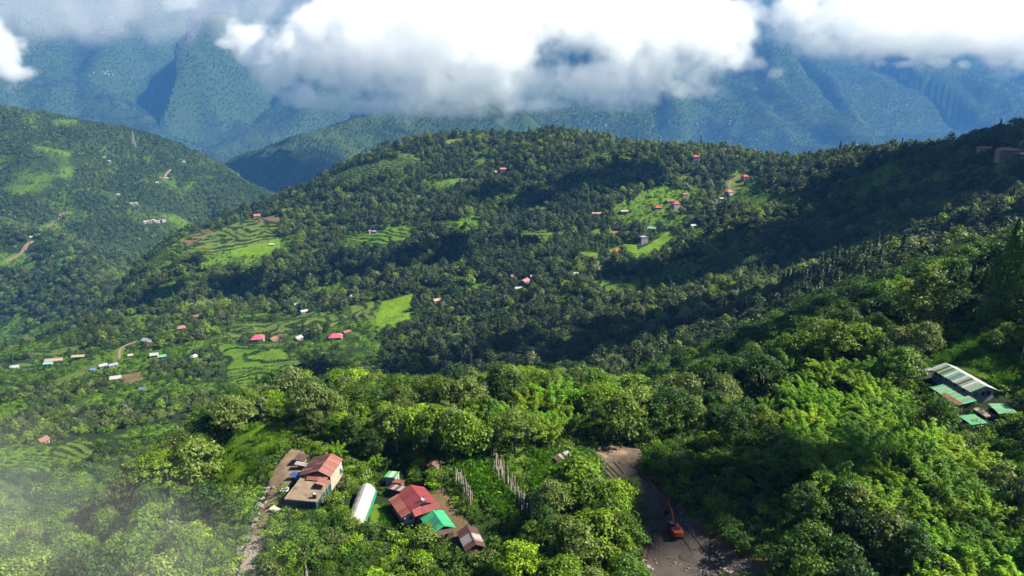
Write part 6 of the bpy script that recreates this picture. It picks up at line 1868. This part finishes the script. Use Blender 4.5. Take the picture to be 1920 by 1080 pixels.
# ---------------------------------------------------------------- clouds
CY = 3800.0
def cloud_volume(name, label, blobs, seed, dens=0.006, vox=13.0, nscale=190.0, thick=130.0, amp=1.5, yc=CY, thing_=True):
    """one cloud of drifting vapour: a density grid shaped by soft lobes and noise. blobs: (u, v, half width, half height in photo px)"""
    B = []
    for u, v, ru, rv in blobs:
        d = ray(u, v); c = CAM + d * (yc / d[1]); k = yc / F / 0.97
        jy = (_hash(np.array([int(u)]), np.array([int(v)]), 3)[0] - 0.5) * thick * 0.7
        B.append((c + np.array([0, jy, 0]), np.array([ru * k, max(thick * min(1.0, (ru / 60.0)), rv * k), rv * k])))
    lo = np.min([c - r * 1.35 for c, r in B], 0); hi = np.max([c + r * 1.35 for c, r in B], 0)
    me = bpy.data.volumes.new(name)
    o = link(name, me)
    g = bpy.data.node_groups.new(name, 'GeometryNodeTree')
    g.interface.new_socket('Geometry', in_out='INPUT', socket_type='NodeSocketGeometry')
    g.interface.new_socket('Geometry', in_out='OUTPUT', socket_type='NodeSocketGeometry')
    N = g.nodes; L = g.links
    gi = N.new('NodeGroupInput'); go = N.new('NodeGroupOutput')
    vc = N.new('GeometryNodeVolumeCube')
    vc.inputs['Min'].default_value = tuple(lo); vc.inputs['Max'].default_value = tuple(hi)
    for ax, nm in enumerate(('Resolution X', 'Resolution Y', 'Resolution Z')):
        vc.inputs[nm].default_value = max(8, int((hi[ax] - lo[ax]) / vox))
    pos = N.new('GeometryNodeInputPosition')
    def vm(op, a, b):
        x = N.new('ShaderNodeVectorMath'); x.operation = op
        for s, q in ((x.inputs[0], a), (x.inputs[1], b)):
            if isinstance(q, (tuple, list, np.ndarray)): s.default_value = tuple(float(t) for t in q)
            elif q is not None: L.new(q, s)
        return x
    def mt(op, a, b=0.0, clamp=False):
        x = N.new('ShaderNodeMath'); x.operation = op; x.use_clamp = clamp
        for s, q in ((x.inputs[0], a), (x.inputs[1], b)):
            if isinstance(q, (int, float)): s.default_value = q
            else: L.new(q, s)
        return x.outputs[0]
    cur = None
    for c, r in B:
        d = vm('SUBTRACT', pos.outputs[0], c)
        d = vm('DIVIDE', d.outputs[0], r)
        f = mt('SUBTRACT', 1.0, vm('LENGTH', d.outputs[0], None).outputs['Value'])
        if cur is None: cur = f
        else:
            x = N.new('ShaderNodeMath'); x.operation = 'SMOOTH_MAX'; x.inputs[2].default_value = 0.25
            L.new(cur, x.inputs[0]); L.new(f, x.inputs[1]); cur = x.outputs[0]
    nz = N.new('ShaderNodeTexNoise'); nz.inputs['Scale'].default_value = 1.0 / nscale; nz.inputs['Detail'].default_value = 7.0; nz.inputs['Roughness'].default_value = 0.68
    L.new(vm('ADD', pos.outputs[0], (seed * 913.0, seed * 331.0, 0)).outputs[0], nz.inputs['Vector'])
    nf = mt('MULTIPLY', mt('SUBTRACT', nz.outputs[0], 0.5), amp * 2)
    dn = mt('MULTIPLY', mt('ADD', mt('ADD', cur, nf), 0.05), 3.0, True)
    dn = mt('MULTIPLY', mt('POWER', dn, 1.5), dens)
    L.new(dn, vc.inputs['Density'])
    sm = N.new('GeometryNodeSetMaterial')
    m = NT(name + "_vapour")
    pv = m.new("ShaderNodeVolumePrincipled"); pv.inputs['Color'].default_value = (1.0, 1.0, 1.0, 1); pv.inputs['Density'].default_value = 1.0; pv.inputs['Anisotropy'].default_value = 0.0
    m.link(pv.outputs[0], m.out.inputs['Volume'])
    sm.inputs['Material'].default_value = m.m
    L.new(vc.outputs[0], sm.inputs['Geometry']); L.new(sm.outputs[0], go.inputs[0])
    md = o.modifiers.new('vapour', 'NODES'); md.node_group = g
    me.materials.append(m.m)
    return tag(o, label, 'cloud', 'clouds in front of the mountains') if thing_ else tag(o, label, None, None, 'stuff')
cloud_volume('cloud', 'large brilliant white cloud bank hanging across the upper middle',
    [(690, 55, 90, 85), (790, 80, 140, 105), (890, 60, 140, 115), (1000, 5, 200, 62), (1180, 35, 150, 75), (1120, 150, 80, 40), (925, 165, 120, 40), (800, 168, 110, 40), (650, 130, 60, 45), (1210, 120, 80, 62), (1320, 55, 90, 75), (1290, 130, 50, 28), (1370, 100, 40, 20), (990, 150, 60, 36)], 1)
cloud_volume('cloud', 'small ragged white cloud left of the large bank', [(470, 88, 46, 40), (515, 128, 52, 44), (560, 182, 34, 26), (555, 95, 40, 46), (430, 82, 22, 10), (585, 55, 30, 44), (600, 120, 40, 40)], 2, 0.012, 14, 130, 160)
cloud_volume('cloud', 'broad white cloud filling the upper right corner', [(1600, 30, 150, 60), (1750, 40, 200, 68), (1890, 40, 140, 66), (1560, 85, 55, 28), (1500, 20, 60, 40), (1680, 85, 120, 22), (1840, 88, 100, 18)], 3)
cloud_volume('cloud', 'small grey white cloud at the left edge', [(8, 105, 24, 48), (40, 138, 36, 14), (-30, 80, 40, 50)], 4, 0.010, 14, 120, 140)
cloud_volume('cloud', 'ragged thin wisps torn from the underside of the large cloud', [(610, 190, 60, 16), (700, 200, 80, 16), (830, 208, 90, 14), (1000, 198, 70, 14), (1150, 190, 70, 16), (1290, 168, 60, 18), (1400, 120, 40, 14)], 41, 0.0045, 11, 70, 120, 1.7)
cloud_volume('cloud', 'thin veil of mist before the upper left mountain', [(180, 20, 260, 60), (480, 20, 160, 50)], 31, 0.0012, 30, 260, 160, 1.4)
cloud_volume('cloud', 'thin wisp of cloud at the top left', [(350, 5, 34, 12), (330, 14, 20, 6)], 5, 0.004, 12, 90, 90)
for k, (u, v, a, b_) in enumerate(((1650, 119, 15, 7), (1692, 121, 20, 7), (1762, 118, 22, 8), (1806, 122, 12, 9), (1878, 117, 11, 5), (1458, 138, 18, 10), (1415, 168, 8, 5))):
    cloud_volume('cloud', ('tiny white puff under the right cloud, leftmost of five', 'tiny white puff under the right cloud, second of five', 'tiny white puff under the right cloud, middle of five', 'tiny round white puff under the right cloud, fourth of five',
                           'tiny white puff under the right cloud, nearest the right edge', 'slanting wisp over the blue gorge', 'smallest wisp low over the blue gorge')[k], [(u, v, a, b_), (u + a * 0.5, v - b_ * 0.3, a * 0.5, b_ * 0.7)], 6 + k, 0.014, 9, 60, 70)
# thin mist drifting past below the camera at the lower left
cloud_volume('mist', 'thin grey mist drifting over the trees at the lower left', [(60, 1020, 330, 120), (330, 1090, 280, 110), (-60, 880, 200, 90)], 21, 0.0075, 2.0, 16, 13, 1.3, 52.0, False)
cloud_volume('mist', 'faint wisp of mist drifting over the middle hill', [(770, 350, 60, 34), (840, 305, 60, 26), (720, 395, 34, 18)], 51, 0.0007, 7.0, 60, 40, 1.0, 1050.0, False)
# ---------------------------------------------------------------- clouds overhead: their shadows lie on the slopes
CLOUD_WHITE = mat_plain("cloud_white", (0.85, 0.85, 0.85), 1.0, 0.0, 0, 0.03, 0.01)
def shade_cloud(u, v, rx, ry, alt, seed, label):
    p = hit(u, v)
    t = (alt - p[2]) / SUN_DIR.z
    c = Vector(p) + SUN_DIR * t
    r = random.Random(seed); bm = bmesh.new()
    n = max(14, int(rx * ry / 700))
    for k in range(min(n, 90)):
        a = r.uniform(0, 6.283); q = math.sqrt(r.uniform(0, 1))
        s = r.uniform(0.16, 0.34) * min(rx, ry) * (1.25 - 0.6 * q) + 6
        M = Matrix.Translation((math.cos(a) * q * rx, math.sin(a) * q * ry, s * 0.35)) @ Matrix.Diagonal((s * 1.15, s, s * 0.7, 1))
        bmesh.ops.create_icosphere(bm, subdivisions=2, radius=1.0, matrix=M)
    from mathutils import noise as mn
    for vt in bm.verts:
        vt.co += vt.co.normalized() * 0 + Vector((mn.noise(vt.co * 0.05), mn.noise(vt.co * 0.05 + Vector((9, 1, 3))), mn.noise(vt.co * 0.05 + Vector((3, 7, 5))))) * 7
    me = bpy.data.meshes.new('cloud'); bm.to_mesh(me); bm.free(); me.materials.append(CLOUD_WHITE)
    for pl_ in me.polygons: pl_.use_smooth = True
    return tag(link('cloud', me, None, c), label, 'cloud', 'clouds overhead')
shade_cloud(1650, 400, 215, 140, 820, 1, 'broad cumulus overhead shading the dark wooded slope on the right')
shade_cloud(1420, 565, 125, 75, 760, 2, 'cumulus overhead shading the valley below the right slope')
shade_cloud(960, 665, 180, 70, 740, 3, 'cumulus overhead shading the forest behind the village')
shade_cloud(400, 545, 220, 48, 780, 4, 'long thin cloud overhead shading the forest band at left')
shade_cloud(800, 490, 150, 60, 790, 7, 'cumulus overhead shading the forest in the middle of the hill')
shade_cloud(1080, 345, 170, 70, 900, 8, 'cumulus overhead shading the wood under the hill crest')
shade_cloud(1215, 765, 42, 22, 730, 9, 'small unseen cloud added overhead to shade the wood above the dirt clearing')  # added out of view only to darken this wood
shade_cloud(1300, 950, 17, 15, 720, 5, 'small unseen cloud added overhead to darken the gravel road')  # made-up patch of cloud, unseen, there to shade the road

# ---------------------------------------------------------------- air
HAZE_D = 4.2e-5
t = NT("haze")
v = t.new("ShaderNodeVolumePrincipled")
v.inputs['Color'].default_value = (0.13, 0.42, 1.0, 1)
v.inputs['Density'].default_value = HAZE_D
v.inputs['Anisotropy'].default_value = 0.0
t.link(v.outputs[0], t.out.inputs['Volume'])
b = MB(); W = 27000
# closed body of air round camera, slopes and mountains; it leaves out the pocket where the clouds hang
b.prism([(-150, -1100), (21000, -1100), (21000, 3600), (4300, 3600), (4300, -165), (3380, -165), (3380, 500), (-150, 500)], -W, W, 'x')
tag(b.build('haze', t.m), 'blue haze filling the valley air', None, None, 'stuff')
